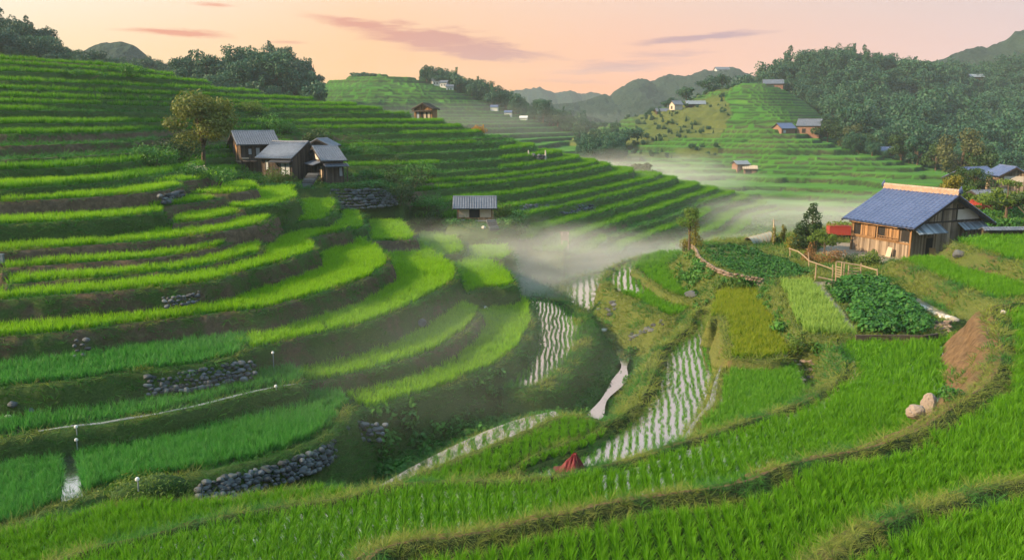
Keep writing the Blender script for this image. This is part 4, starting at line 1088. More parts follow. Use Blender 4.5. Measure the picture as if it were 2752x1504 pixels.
# ------------------------------------------------------------------ the hut on the right
c0 = on_z(2443, 699, -13.3); c1 = on_z(2287, 669, -13.3)
ex = Vector((c0[0] - c1[0], c0[1] - c1[1], 0)); HL = ex.length; yaw = math.atan2(ex.y, ex.x); HW = 9.6
t, LW = gable_house('wooden_hut', 'weathered plank hut with a blue tiled roof and clay ridge beside the walled garden', 'hut', (c1[0], c1[1], -13.3), yaw, HL, HW, 3.45, 2.55, 0.75, 0.85, M_WOOD, M_TILE, M_TILEC, True, 0.3, bw=0.2, tw=0.5, sag=0.05, amp=0.13)
rd = MB()
for k in range(3): rd.box((-0.85, HW / 2 - 0.2 + 0.03 * k, 6.12 + 0.12 * k), (HL + 0.85, HW / 2 + 0.2 - 0.03 * k, 6.22 + 0.12 * k))
nn = 26
for i in range(nn):
    a = -0.9 + (HL + 1.8) * i / nn; b = -0.9 + (HL + 1.8) * (i + 1) / nn + 0.02
    rd.tube([(a, HW / 2, 6.52), (b, HW / 2, 6.52)], [0.15, 0.185], 9, random.random())
rd.build('ridge', M_TILEC, t)
for x in (-0.95, HL + 0.95):
    e = MB(); e.rock((x, HW / 2, 6.5), (0.13, 0.34, 0.36), 3); e.tube([(x, HW / 2, 6.7), (x, HW / 2, 7.0)], [0.12, 0.04], 6); e.build('ridge_end_tile', M_TILE, t)
# long wall: window bays, sills, rails
for z0 in (1.45, 3.05):
    sl = MB(); sl.box((-0.05, -0.11, z0), (HL + 0.02, -0.04, z0 + 0.13)); sl.build('wall_rail', M_WOODW, t)
for (s0, s1) in ((0.25, 3.05), (3.35, 5.95)):
    f = MB(); 
    for s in (s0, (s0 + s1) / 2, s1): f.box((s - 0.06, -0.16, 1.6), (s + 0.06, -0.05, 2.98))
    f.box((s0, -0.22, 1.58), (s1, -0.05, 1.68)); fo = f.build('window', M_WOODW, t)
    m_ = (s0 + s1) / 2
    p = MB(); boards(p, (s0 + 0.9, -0.06, 0), (1, 0, 0), m_ - s0 - 0.96, lambda s: 1.7, lambda s: 2.95, (0, -1, 0), 0.2); boards(p, (m_ + 0.06, -0.07, 0), (1, 0, 0), s1 - m_ - 0.12, lambda s: 1.7, lambda s: 2.95, (0, -1, 0), 0.2)
    p.build('shutter', M_WOODW, fo)
    p = MB(); p.box((s0 + 0.06, -0.045, 1.7), (s0 + 0.9, -0.035, 2.95)); p.build('opening', M_DARK, fo)
    aw = awning(t, 'awning', 'front', LW, s0 - 0.15, s1 + 0.15, 2.95, 3.2, 0.55, M_WOODW)
panel_on(t, 'opening', 'front', LW, 6.2, HL - 0.2, 1.7, 2.95, M_DARK, 0.045)
rl = MB()
for z in (1.75, 1.95): rl.bar((3.4, -0.28, z), (5.9, -0.28, z - 0.03), 0.05)
for s in np.linspace(3.5, 5.8, 9): rl.bar((s, -0.28, 1.6), (s, -0.28, 1.95), 0.035)
rl.build('window_rail', M_WOODW, t)
p = MB(); p.hexa([(4.75, -0.35, 0), (5.35, -0.30, 0), (5.35, -0.26, 0), (4.75, -0.31, 0), (4.78, -0.08, 0.95), (5.3, -0.06, 0.9), (5.3, -0.03, 0.9), (4.78, -0.05, 0.95)]); p.build('leaning_board', M_PANEL, t)
panel_on(t, 'hatch', 'front', LW, 5.4, 5.75, 0.05, 0.75, M_DARK, 0.04)
panel_on(t, 'hatch', 'front', LW, 2.9, 3.2, 0.1, 0.45, M_DARK, 0.04)
for s in (0, HL):
    cp = MB(); cp.box((s - 0.09, -0.1, -0.1), (s + 0.09, 0.0, 3.4)); cp.build('corner_post', M_WOODW, t)
# gable side
g = MB()
for (y0, y1, z) in ((0.45, HW - 0.45, 3.52), (3.0, HW - 3.0, 4.72)): g.box((HL, y0, z - 0.07), (HL + 0.07, y1, z + 0.07))
for y in (2.0, HW / 2 + 0.9, HW / 2 - 1.0): g.box((HL, y - 0.07, 3.6), (HL + 0.065, y + 0.07, 3.45 + 2.1 * (1 - abs(y - HW / 2) / (HW / 2))))
g.build('gable_beam', M_BEAM, t)
p = MB(); x = HL + 0.02
p.add([(x, 5.85, 3.64), (x, 8.9, 3.64), (x, 8.55, 4.1), (x, 7.3, 4.66), (x, 5.85, 4.66), (x + 0.04, 5.85, 3.64), (x + 0.04, 8.9, 3.64), (x + 0.04, 8.55, 4.1), (x + 0.04, 7.3, 4.66), (x + 0.04, 5.85, 4.66)],
      [(0, 1, 2, 3, 4), (9, 8, 7, 6, 5), (0, 5, 6, 1), (1, 6, 7, 2), (2, 7, 8, 3), (3, 8, 9, 4), (4, 9, 5, 0)]); p.build('plaster_panel', M_PLASTER, t)
awning(t, 'awning', 'right', LW, -0.25, 3.5, 2.6, 3.35, 1.15, M_METAL)
awning(t, 'awning', 'right', LW, 6.0, 9.5, 2.7, 3.3, 0.9, M_METAL)
d_ = panel_on(t, 'door', 'right', LW, 1.9, 2.85, 0.0, 2.05, M_DARK, 0.05, M_WOOD, 'door_leaf')
p = MB(); p.hexa([(HL + 0.5, 2.15, 0), (HL + 0.55, 3.0, 0), (HL + 0.6, 3.0, 0), (HL + 0.55, 2.15, 0), (HL + 0.22, 2.2, 1.1), (HL + 0.27, 2.98, 1.05), (HL + 0.31, 2.98, 1.05), (HL + 0.26, 2.2, 1.1)]); p.build('leaning_board', M_WOODW, t)
for x in (0.1, HL - 0.1):
    br = MB(); br.bar((x, -0.05, 2.7), (x, -0.72, 3.15), 0.07); br.build('eave_bracket', M_WOODW, t)
# red shed with a planted roof behind the hut
q = on_z(2228, 640, -13.2); t = thing('garden_shed', 'low faded red shed with a green planted roof just behind the hut', 'shed', tuple(q), R(-12))
b = MB(); b.box((0, 0, 0.4), (5.5, 2.2, 1.35)); b.box((-0.04, -0.04, 1.32), (5.54, 2.24, 1.42)); b.build('wall', M_RED, t)
b = MB(); b.box((0.1, 0.1, -0.2), (5.4, 2.1, 0.42)); b.build('base', M_DARK, t)
cloud_obj('planted_roof', leaf_cloud(900, 0.22, [((0.6 + 0.9 * i, 1.1, 1.45), (0.8, 1.15, 0.34)) for i in range(6)], np.random.default_rng(4)), M_LEAFY, t)
# tiled boundary wall right of the hut
a = on_z(2640, 645, -11.2); t = thing('boundary_wall', 'low dark boundary wall with a grey tiled coping right of the hut', 'wall', tuple(a), R(4))
b = MB(); b.box((0, 0, -0.5), (16, 0.25, 0.95)); boards(b, (0, -0.01, 0), (1, 0, 0), 16, lambda s: -0.2, lambda s: 0.9, (0, -1, 0), 0.3); b.build('wall', M_WOODD, t)
b = MB(); tile_slope(b, (-0.1, -0.4, 0.95), (16, -0.4, 0.95), (-0.1, 0.12, 1.22), (16, 0.12, 1.22), 0.3, 0.28, 0.04, 3, 0.05); tile_slope(b, (16, 0.65, 0.95), (-0.1, 0.65, 0.95), (16, 0.12, 1.22), (-0.1, 0.12, 1.22), 0.3, 0.28, 0.04, 3, 0.05); b.build('coping', M_TILEG, t)
# houses behind
p0 = at_y(2640, 474, 122); cy_, sy_ = math.cos(R(28)), math.sin(R(28))
t, LW = gable_house('farmhouse', 'house with a blue tiled roof among dark trees behind the hut', 'house', (p0[0] + 0.6 * cy_ - 0.6 * sy_, p0[1] + 0.6 * sy_ + 0.6 * cy_, -11.5), R(28), 5.0, 5.3, 2.65, 1.35, 0.6, 0.6, M_WOODD, M_TILE, None, True, 2)
panel_on(t, 'window', 'front', LW, 2.0, 3.2, 0.9, 1.9, M_PAPER, 0.05, M_BEAM)
p0 = at_y(2738, 452, 116)
t, LW = gable_house('farmhouse', 'house with a pale plank gable at the photo edge behind the spreading tree', 'house', (p0[0] - 1.9, p0[1] + 0.4, -11.4), R(80), 5, 3.6, 3.45, 1.05, 0.5, 0.5, M_WOOD, M_TILE, None, True, 2)
t.location.x += 3.6
panel_on(t, 'plaster_panel', 'left', LW, 0.5, 3.1, 2.5, 3.3, M_PLASTER, 0.05)
p0 = at_y(2640, 540, 98)
t, LW = gable_house('shed', 'small red-walled shed half hidden by the spreading tree', 'shed', (p0[0], p0[1], -11.5), R(8), 4.2, 3.5, 2.1, 0.6, 0.3, 0.3, M_RED, M_TILEG, None, False, 1, plain=M_RED)
panel_on(t, 'door', 'front', LW, 1.4, 2.3, 0, 1.8, M_DARK, 0.04)

# ------------------------------------------------------------------ the old farmhouse on the left
def onD(u, v, D): return at_y(530 + u / 5.8545, 330 + v / 5.8545, D)
zb = -7.5
def eave_origin(u, v, D, yaw_, gov, ov):
    """where the wall corner stands, from the eave corner the photo shows"""
    p = onD(u, v, D); c_, s_ = math.cos(yaw_), math.sin(yaw_)
    return (p[0] + gov * c_ - ov * s_, p[1] + gov * s_ + ov * c_, zb)
t, LW = gable_house('storehouse', 'two-storey dark plank storehouse with a grey tiled gable roof under the olive tree', 'house', eave_origin(620, 335, 110, R(28), 0.6, 0.7), R(28), 4.7, 6.6, 4.25, 1.45, 0.7, 0.6, M_WOODD, M_TILEG, None, True, 2.5)
for s0, s1, z0, z1 in ((1.0, 1.4, 2.75, 3.5), (2.0, 2.5, 2.4, 3.6)): panel_on(t, 'window', 'front', LW, s0, s1, z0, z1, M_PAPER, 0.05, M_BEAM)
awning(t, 'awning', 'front', LW, 0.1, 2.0, 1.75, 2.0, 0.6, M_WOODD)
b = MB(); b.box((0.05, -0.14, 2.15), (1.0, -0.04, 2.35)); b.build('ledge', M_PANEL, t)
panel_on(t, 'door', 'left', LW, 2.6, 4.2, 1.9, 4.1, M_WOODW, 0.06, M_BEAM, 'door_leaf')
b = MB(); b.box((-0.12, 0, 1.65), (-0.02, 6.6, 1.85)); b.build('wall_rail', M_WOOD, t)
t, LW = gable_house('farmhouse', 'old dark farmhouse with a sweeping grey tiled roof and pale paper windows', 'house', eave_origin(900, 542, 107.5, R(-24), 0.5, 0.75), R(-24), 5.0, 6.0, 2.75, 1.7, 0.75, 0.5, M_WOODD, M_TILEG, None, True, 1.6, sag=0.1)
panel_on(t, 'window', 'front', LW, 0.7, 1.15, 0.9, 2.1, M_PAPER, 0.05, M_BEAM)
panel_on(t, 'opening', 'front', LW, 2.2, 2.8, 0.9, 1.7, M_DARK, 0.05)
for s in (3.25, 4.0): panel_on(t, 'window', 'front', LW, s, s + 0.66, 0.3, 1.8, M_PAPER, 0.06, M_BEAM)
awning(t, 'awning', 'front', LW, 1.8, 5.2, 2.0, 2.25, 0.9, M_TILEG, True)
b = MB(); b.box((3.0, -0.55, 0.05), (5.0, -0.02, 0.2)); b.build('veranda', M_WOODD, t)
t, LW = gable_house('house_wing', 'farmhouse wing with pale plaster gable panels and two small porch roofs', 'house', eave_origin(1950, 602, 104.0, R(30), 0.4, 0.55), R(30), 2.7, 6.4, 2.35, 1.5, 0.55, 0.4, M_WOODD, M_TILEG, None, True, 1.6, sag=0.05)
panel_on(t, 'plaster_panel', 'left', LW, 3.25, 4.75, 2.3, 3.1, M_PLASTER, 0.07); panel_on(t, 'plaster_panel', 'left', LW, 4.95, 5.9, 2.2, 2.5, M_PLASTER, 0.07)
awning(t, 'porch_roof', 'left', LW, 2.0, 6.3, 1.7, 2.1, 1.3, M_TILEG, True)
awning(t, 'porch_roof', 'front', LW, 0.0, 3.2, 1.5, 1.85, 1.0, M_TILEG, True)
panel_on(t, 'doorway', 'left', LW, 2.4, 3.6, 0.0, 1.6, M_DARK, 0.05, M_BEAM, 'opening')
panel_on(t, 'window', 'left', LW, 5.5, 6.0, 0.0, 1.5, M_PANEL, 0.06, M_BEAM)
panel_on(t, 'window', 'front', LW, 2.1, 2.5, 0.2, 1.3, M_PAPER, 0.06, M_BEAM)
for s in (0.2, 2.9):
    b = MB(); b.box((s - 0.06, -0.95, -0.5), (s + 0.06, -0.83, 1.55)); b.build('porch_post', M_WOODD, t)
p0 = onD(1765, 400, 119)
t, LW = gable_house('outbuilding', 'small dark outbuilding with a tiled gable peeping up behind the farmhouse', 'house', (p0[0] + 0.2, p0[1], -7.0), R(84), 3.5, 3.0, 3.3, 0.75, 0.6, 0.6, M_WOODD, M_TILEG, None, True, 2)
t.location.x += 2.6
awning(t, 'awning', 'left', LW, -0.3, 3.3, 2.75, 3.1, 0.8, M_TILEG, True)
# field shed
p0 = at_y(1231, 600, 101.5); p0[2] = -13.0
t, LW = gable_house('field_shed', 'small open-fronted field shed with pale shutters and a blue-grey roof', 'shed', tuple(p0), R(2), 4.3, 2.6, 2.3, 0.85, 0.75, 0.65, M_WOODW, M_TILEG, None, True, 0.6, sag=0.02)
panel_on(t, 'opening', 'front', LW, 1.45, 2.75, 0.75, 2.1, M_DARK, 0.05)
for s0, s1 in ((0.1, 1.4), (2.8, 4.2)): panel_on(t, 'shutter', 'front', LW, s0, s1, 0.8, 2.1, M_PANEL, 0.07)
b = MB(); b.box((-0.2, -0.7, 0.45), (1.2, -0.05, 0.55)); b.build('bench', M_METAL, t); b = MB(); b.box((2.2, -0.6, 0.35), (3.8, -0.05, 0.42)); b.build('bench', M_METAL, t)
for s in (-0.1, 4.4, 1.1):
    b = MB(); b.bar((s, -0.6, -0.4), (s + 0.05, -0.6, 2.0 if s != 1.1 else 0.5), 0.08); b.build('post', M_WOOD, t)
# hut on the crest
p0 = at_y(1162, 330, 158)
t, LW = gable_house('crest_hut', 'little tall hut standing alone on the skyline of the spur', 'hut', (p0[0], p0[1], ground_z(p0[0], p0[1]) - 0.1), R(78), 3.2, 3.6, 2.6, 0.9, 0.4, 0.5, M_WOODW, M_WOODD, None, True, 1.2)
panel_on(t, 'window', 'left', LW, 0.5, 1.0, 0.7, 2.0, M_PAPER, 0.05, M_BEAM); panel_on(t, 'opening', 'left', LW, 1.2, 3.3, 0.7, 1.9, M_DARK, 0.04)
for s in (1.9, 2.7): panel_on(t, 'shutter', 'left', LW, s, s + 0.45, 0.75, 1.85, M_PANEL, 0.06)
awning(t, 'awning', 'left', LW, -0.4, 3.5, 2.0, 2.3, 0.5, M_WOODD)

# ------------------------------------------------------------------ far houses
def far_house(label, px, D, yawd, L, W, wh, rise, wood, tile, wins=(), z=None, name='hill_house', k=0.85):
    L, W, wh, rise = L * k, W * k, wh * k, rise * k; wins = [(a, b * k, c * k, e * k, f * k, m_) for a, b, c, e, f, m_ in wins]
    d = ray(px, 700); x = d[0] / d[1] * D
    zz = ground_z(x, D) if z is None else at_y(px, z, D)[2]
    t, LW = gable_house(name, label, 'house', (x, D, zz - 0.3), R(yawd), L, W, wh, rise, 0.7 * k, 0.5 * k, wood, tile, None, False, 3, tw=0.6, plain=wood)
    for (sd_, s0, s1, z0, z1, m_) in wins: panel_on(t, 'window', sd_, LW, s0, s1, z0, z1, m_, 0.06)
    return t
far_house('left one of two houses on the green knoll, with a warm gable', 2078, 294, 20, 7, 6.0, 3.3, 1.8, M_CLAYW, M_TILE, [('front', 1, 2.2, 1.2, 2.4, M_PAPER), ('left', 2, 3, 0.2, 2.4, M_DARK)])
far_house('larger of two houses on the green knoll, with a long grey roof', 2118, 296, -28, 9, 8, 4.4, 2.4, M_CLAYW, M_TILEG, [('front', 2, 3.5, 1.2, 3, M_DARK), ('right', 2.5, 4.5, 1.2, 3, M_PAPER)])
far_house('long dark house with a blue-grey roof on the left shoulder of the knoll', 1752, 352, 6, 9, 6, 2.8, 1.6, M_WOODD, M_TILEG, [('front', 3, 4.5, 0.8, 2, M_PAPER)], k=0.68)
far_house('white-gabled house between two dark roofs on the knoll shoulder', 1797, 350, 20, 6, 6.5, 4.2, 2.2, M_PLASTER, M_TILEG, [('left', 2, 4, 1.2, 3.2, M_WOODD)], k=0.66)
far_house('low shed with a plain grey roof, last of the row on the knoll shoulder', 1828, 353, -4, 12, 6, 3.0, 1.8, M_WOODD, M_METAL, k=0.66)
far_house('house on the very top of the knoll beside the dark wood', 2024, 412, -14, 11, 8, 4.5, 2.2, M_CLAYW, M_TILEG, [('front', 3, 5, 0.8, 2.6, M_PAPER), ('front', 6.5, 8, 0.8, 2.6, M_DARK)])
far_house('rusty red shed in the stony gully beside the terraced slope', 1968, 232, 12, 4.2, 4, 3.4, 0.8, M_CLAYW, M_METAL, name='hill_shed')
far_house('open-fronted clay shed next to the rusty one in the gully', 1986, 231, -10, 4.0, 4, 2.6, 0.7, M_CLAYW, M_PANEL, [('front', 0.5, 2.5, 0.4, 2.0, M_DARK)], name='hill_shed')
far_house('house with a blue roof in the hollow beneath the wood', 2340, 262, -5, 8, 6, 4.0, 1.6, M_CLAYW, M_TILE, [('front', 5, 6.5, 1.2, 2.8, M_PAPER)])
far_house('pavilion with a pale curved roof high up in the wood', 2556, 470, -6, 12, 9, 3.6, 2.4, M_WOODD, M_METAL, z=216, k=0.6)
for k, (px, D, lab) in enumerate([(1171, 432, 'white house highest in the cluster on the far crest'), (1190, 428, 'white house in the middle of the cluster on the far crest'), (1206, 424, 'white two-storey house lowest in the cluster on the far crest')]):
    far_house(lab, px, D, [10, -15, 5][k], 7, 6, 4.5, 1.8, M_WHITE, M_TILEG, [('front', 1.5, 2.5, 1.5, 3, M_DARK), ('front', 4, 5, 1.5, 3, M_DARK)], name='white_house', k=0.55)
for k, (px, D, lab) in enumerate([(1320, 398, 'blue-roofed shed among the far dark trees, closest to the white cluster'), (1356, 392, 'blue-roofed shed in the middle of the far tree line'), (1396, 388, 'pale shed at the lower end of the far tree line')]):
    far_house(lab, px, D, -10, 7, 5, 3.5, 1.5, M_WHITE, M_TILE if k < 2 else M_WHITE, name='far_shed', k=0.5)
# ------------------------------------------------------------------ trees and bushes
def tree(name, label, loc, h, w, leaf, seed, kind='round', n=2600, size=0.3, group=None, trunk_h=0.35, cat='tree'):
    rg = np.random.default_rng(seed); rn = random.Random(seed)
    t = thing(name, label, cat, tuple(loc), rn.uniform(0, 6.28) if kind != 'cone' else 0, group)
    blobs = []
    r = w / 2
    if kind == 'round':
        zc = h * (0.5 + trunk_h / 2); rz = h * (1 - trunk_h) / 2
        for i in range(17):
            a = rg.uniform(0, 6.28); e = rg.uniform(-0.8, 1.0); q = math.sqrt(max(0.05, 1 - e * e)) * rg.uniform(0.35, 0.85)
            s = rg.uniform(0.24, 0.42)
            blobs.append(((math.cos(a) * q * r, math.sin(a) * q * r, zc + e * rz * 0.75), (r * s, r * s, rz * s * 0.9)))
    elif kind == 'spread':
        for i in range(16):
            a = rg.uniform(0, 6.28); q = math.sqrt(rg.random()) * 0.9
            z = h * (trunk_h + (1 - trunk_h) * rg.uniform(0.15, 0.95) * (1 - 0.45 * q))
            s = rg.uniform(0.2, 0.36); blobs.append(((math.cos(a) * q * r, math.sin(a) * q * r, z), (r * s, r * s, r * s * 0.42)))
    elif kind == 'cone':
        for i in range(34):
            u = rg.random() ** 1.3; a = rg.uniform(0, 6.28); q = (1 - u) ** 0.85 * rg.uniform(0.2, 0.8)
            s = rg.uniform(0.22, 0.36) * (1 - 0.5 * u); blobs.append(((math.cos(a) * q * r, math.sin(a) * q * r, h * (0.1 + 0.84 * u)), (r * s, r * s, r * s * 0.85)))
    elif kind == 'column':
        for i in range(9):
            u = (i + .5) / 9; blobs.append(((rg.normal() * r * 0.2, rg.normal() * r * 0.2, h * (0.12 + 0.82 * u)), (r * (0.9 - 0.5 * u), r * (0.9 - 0.5 * u), h * 0.11)))
    cloud_obj('crown', leaf_cloud(n, size, blobs, rg, 0.7), leaf, t)
    b = MB(); lean = rn.uniform(-0.06, 0.06) * h
    tops = sorted(blobs, key=lambda q: -q[0][2])[:6]
    zt = h * max(trunk_h, 0.25) * 1.2
    rt = max(0.05, 0.028 * h)
    b.tube([(0, 0, -0.4), (lean * 0.3, 0, zt * 0.5), (lean * 0.6, lean * 0.3, zt), (tops[0][0][0] * 0.5, tops[0][0][1] * 0.5, h * 0.75)], [rt * 1.3, rt, rt * 0.8, rt * 0.2], 7)
    for c, _ in [blobs[i] for i in range(0, len(blobs), 2)]:
        b.tube([(lean * 0.5, lean * 0.2, zt * rn.uniform(0.65, 1.0)), (c[0] * 0.5, c[1] * 0.5, zt + (c[2] - zt) * 0.55), tuple(c)], [rt * 0.5, rt * 0.32, rt * 0.1], 5)
    b.build('trunk', M_BARK, t)
    return t
def bush(name, label, loc, w, d, h, leaf, seed, n=900, size=0.2, group=None, cat='bush', nb=9, stems=True):
    rg = np.random.default_rng(seed)
    t = thing(name, label, cat, tuple(loc), 0, group)
    blobs = []
    for i in range(nb):
        x = rg.uniform(-0.42, 0.42) * w; y = rg.uniform(-0.42, 0.42) * d
        s = rg.uniform(0.55, 1.0); hh = h * s * (1 - 0.5 * (abs(x) / (w / 2)) ** 2)
        blobs.append(((x, y, hh * 0.5), (min(w, 2.6 * h) * rg.uniform(0.14, 0.24), d * rg.uniform(0.2, 0.32), hh * 0.52)))
    cloud_obj('foliage', leaf_cloud(n, size, blobs, rg, 0.72), leaf, t)
    b = MB()
    for c, _ in blobs[:8]: b.tube([(c[0] * 0.6, c[1] * 0.6, -0.3), (c[0], c[1], c[2] * 1.2)], [0.05, 0.015], 5)
    b.build('stem', M_BARK, t)
    return t
# left slope
q = stand(566, 97); tree('olive_tree', 'big round olive-tinged tree standing beside the storehouse', q, at_y(566, 248, 97)[2] - q[2], 9.6, M_OCHRE, 1, 'round', 8000, 0.34, trunk_h=0.16)
q = hit(408, 440); bush('bush', 'rounded flowering shrub at the end of the upper terraces', q, 5.5, 3, 2.2, M_WEED, 2, 1500, 0.22)
q = hit(478, 425); bush('bush', 'darker shrub between the flowering one and the storehouse', q, 5.5, 3, 2.8, M_LEAFD, 3, 1500, 0.22)
for k, (px, py, w, h, lab) in enumerate([(548, 486, 6, 2.2, 'left third of the tall hedge below the storehouse'), (640, 494, 6.5, 2.5, 'middle of the tall hedge below the storehouse'), (735, 502, 5.5, 2.7, 'bright right end of the tall hedge below the farmhouse')]):
    q = hit(px, py); bush('hedge', lab, (q[0], q[1] + 0.8, q[2] - 0.2), w, 2.4, h, [M_WEED, M_WEED, M_LEAFY][k], 10 + k, 2200, 0.2, 'hedge below the farmhouse', 'hedge', 14)
q = hit(520, 466); bush('pampas_clump', 'pale feathery clump above the hedge', (q[0], q[1], q[2]), 3, 2, 1.1, M_PALEF, 15, 700, 0.2)
q = stand(905, 107); bush('bush', 'low dense green thicket above the dry-stone wall', (q[0], q[1], q[2]), 9, 4, 1.7, M_LEAFD, 16, 2400, 0.22, nb=14)
for k, (px, D, w, h, m_, lab) in enumerate([(760, 127, 9, 3.0, M_WEED, 'leafy thicket rising behind the farmhouse roof'), (690, 131, 6, 2.2, M_LEAFY, 'lighter thicket behind the storehouse roof'), (860, 126, 5, 2.2, M_LEAFD, 'shrub right of the little outbuilding'), (985, 124, 8, 1.8, M_WEED, 'creeper-covered bank of low shrubs on the bare terrace'), (1060, 123, 6, 1.5, M_LEAFD, 'dark end of the creeper-covered bank')]):
    q = stand(px, D); bush('thicket', lab, q, w, 3.5, h, m_, 20 + k, 1900, 0.25, nb=13)
for k, (px, py, w, h, m_, lab) in enumerate([(1090, 500, 6, 3.2, M_LEAFD, 'rounded dark shrub right of the dry-stone wall'), (1125, 470, 5, 2.4, M_WEED, 'pale shrub above the dark one near the stone wall'), (1150, 560, 5, 2.2, M_WEED, 'shrub on the bank left of the field shed'), (1165, 600, 4, 1.6, M_LEAFD, 'low shrub at the left foot of the field shed'), (1068, 545, 4.5, 3.2, M_LEAFD, 'dark shrub masking the right end of the dry-stone wall'), (1350, 590, 3.5, 2.6, M_LEAFY, 'light green shrub right of the field shed'), (1000, 480, 4, 1.6, M_WEED, 'tussocky shrub beside the farmhouse wing')]):
    q = hit(px, py); bush('shrub', lab, q, w, 3, h, m_, 30 + k, 1500, 0.22)
q = stand(1290, 160); bush('blossom_bush', 'orange-topped bush on the spur just right of the lone hut', (q[0], q[1], q[2] - 0.2), 3.2, 2.5, 1.9, M_ORANGE, 40, 900, 0.2)
q = stand(1255, 161); bush('hedge', 'dark clipped hedge joining the lone hut and the orange bush', (q[0], q[1], q[2] - 0.2), 5, 2, 1.5, M_LEAFD, 41, 900, 0.22, cat='hedge')
q = hit(300, 200); bush('thicket', 'scrubby thicket on a fallow upper terrace', q, 11, 3, 1.6, M_WEED, 42, 1700, 0.22)
q = hit(200, 205); bush('thicket', 'weedy thicket left of the scrubby one on the fallow terrace', q, 9, 3, 1.3, M_WEED, 43, 1400, 0.22)
# garden and hut
q = on_z(2178, 672, -13.3); tree('conical_tree', 'dense dark conical tree by the shed behind the garden', q, size_at(135, 78), 5.2, M_LEAFD, 50, 'cone', 6500, 0.2, trunk_h=0.1)
q = on_z(2215, 682, -13.3); tree('small_tree', 'low rounded tree leaning in front of the conical tree', q, 2.7, 3.0, M_LEAFY, 51, 'round', 1900, 0.17, trunk_h=0.15)
q = on_z(2145, 672, -13.3); bush('bush', 'golden-green bush at the left foot of the conical tree', q, 2.6, 2, 2.2, M_GOLD, 52, 1100, 0.17)
q = on_z(2225, 705, -13.3); bush('dry_bush', 'rusty-stemmed shrub between the conical tree and the fence', q, 4.2, 1.6, 1.5, M_RUST, 53, 1300, 0.15)
q = on_z(2185, 694, -13.3); bush('dry_bush', 'reddish dead creeper hanging on the fence', q, 1.7, 1.1, 1.7, M_RUST, 54, 800, 0.14)
q = on_z(2330, 712, -13.3); bush('bush', 'round bright bush directly behind the pole gate', q, 3.3, 2, 1.55, M_LEAFY, 55, 1600, 0.15)
q = on_z(2285, 706, -13.3); bush('bush', 'small dark bush beside the round bright one', q, 1.5, 1.4, 1.15, M_LEAFD, 56, 700, 0.15)
q = on_z(2548, 672, -12.9); bush('bush', 'dark leafy bush against the hut gable', q, 3.6, 2.4, 2.6, M_LEAFD, 57, 2000, 0.18)
q = on_z(2600, 665, -12.2); bush('bush', 'lower lighter bush beside the dark one at the gable', q, 2.6, 2, 1.4, M_WEED, 58, 1000, 0.17)
q = on_z(1868, 664, -13.3); tree('sapling', 'sapling tinted sunlit gold at the garden corner above the misty valley', q, 3.2, 1.7, M_GOLD, 60, 'column', 1100, 0.16, trunk_h=0.1)  # gold leaves stand in for yellow sunlight on this sapling
q = on_z(1852, 664, -13.3); tree('sapling', 'dark-topped sapling behind the golden one', q, 4.2, 2.7, M_LEAFY, 61, 'round', 1300, 0.17, trunk_h=0.45)
q = on_z(1838, 668, -13.6); bush('bush', 'yellowing bush at the foot of the saplings', q, 1.9, 1.3, 1.4, M_GOLD, 62, 900, 0.15)
q = on_z(2105, 655, -13.3); tree('shrub_column', 'narrow golden shrub beside the vine-wrapped pole', q, 2.1, 0.9, M_GOLD, 63, 'column', 800, 0.15, trunk_h=0.1)
q = on_z(2085, 655, -13.3); bush('bush', 'low dark bush beneath the vine-wrapped pole', q, 2.6, 1.4, 1.0, M_LEAFD, 64, 900, 0.15)
q = hit(1985, 772); bush('bush', 'bright round bush under the garden wall', (q[0], q[1], q[2] - 0.3), 4.2, 2.2, 1.6, M_LEAFY, 65, 1900, 0.16)
q = hit(2150, 935); bush('bush', 'leafy clump at the lower corner of the pale rice plot', (q[0], q[1], q[2] - 0.2), 2.2, 1.4, 1.3, M_LEAFY, 66, 1300, 0.14)
q = hit(2555, 1072); bush('bush', 'small tuft on the bare bank beside the boulders', q, 1.3, 1.0, 0.7, M_WEED, 67, 600, 0.12)
for k, (px, D, h, w, kind, m_, lab) in enumerate([(2690, 92, 5.6, 6.5, 'spread', M_LEAFY, 'spreading tree with layered foliage right of the hut'), (2745, 89, 4.6, 5.5, 'spread', M_LEAFD, 'darker spreading tree at the photo edge'), (2650, 97, 3.2, 4.5, 'spread', M_LEAFY, 'small spreading tree tucked behind the hut roof'),
        (2545, 105, 4.4, 3.8, 'round', M_GOLD, 'yellow-green tree rising above the hut ridge'), (2580, 101, 3.4, 3.4, 'round', M_LEAFY, 'small green tree right of the yellow-green one'), (2600, 118, 4.6, 5.0, 'round', M_LEAFD, 'dark tree in front of the blue-roofed house'), (2555, 122, 4.4, 4.0, 'round', M_LEAFD, 'dark tree left of the blue-roofed house')]):
    q = stand(px, D); tree('garden_tree', lab, (q[0], q[1], max(q[2], -12.5)), h, w, m_, 70 + k, kind, 2600, 0.24, trunk_h=0.28)
for k, (px, D, h, w, m_, lab) in enumerate([(2555, 205, 13.5, 11.5, M_BROWNG, 'tall round brownish tree below the wood'), (2268, 276, 9.5, 11, M_BROWNG, 'rusty round tree at the end of the knoll terraces'), (2300, 268, 8, 9, M_LEAFD, 'dark tree right of the rusty one'), (2200, 292, 8, 11, M_LEAFD, 'dark round tree right of the two knoll houses'), (2395, 245, 9, 10, M_LEAFD, 'dark tree beside the blue-roofed hollow house'), (2440, 236, 9, 11, M_FOREST, 'broad tree in the hollow under the wood'), (2490, 228, 8, 9, M_LEAFD, 'dark tree in the hollow, next to the tall brownish tree'), (2620, 200, 9, 10, M_LEAFD, 'dark tree right of the tall brownish tree')]):
    q = stand(px, D); tree('round_tree', lab, q, h, w, m_, 80 + k, 'round', 4200, 0.6, trunk_h=0.1)
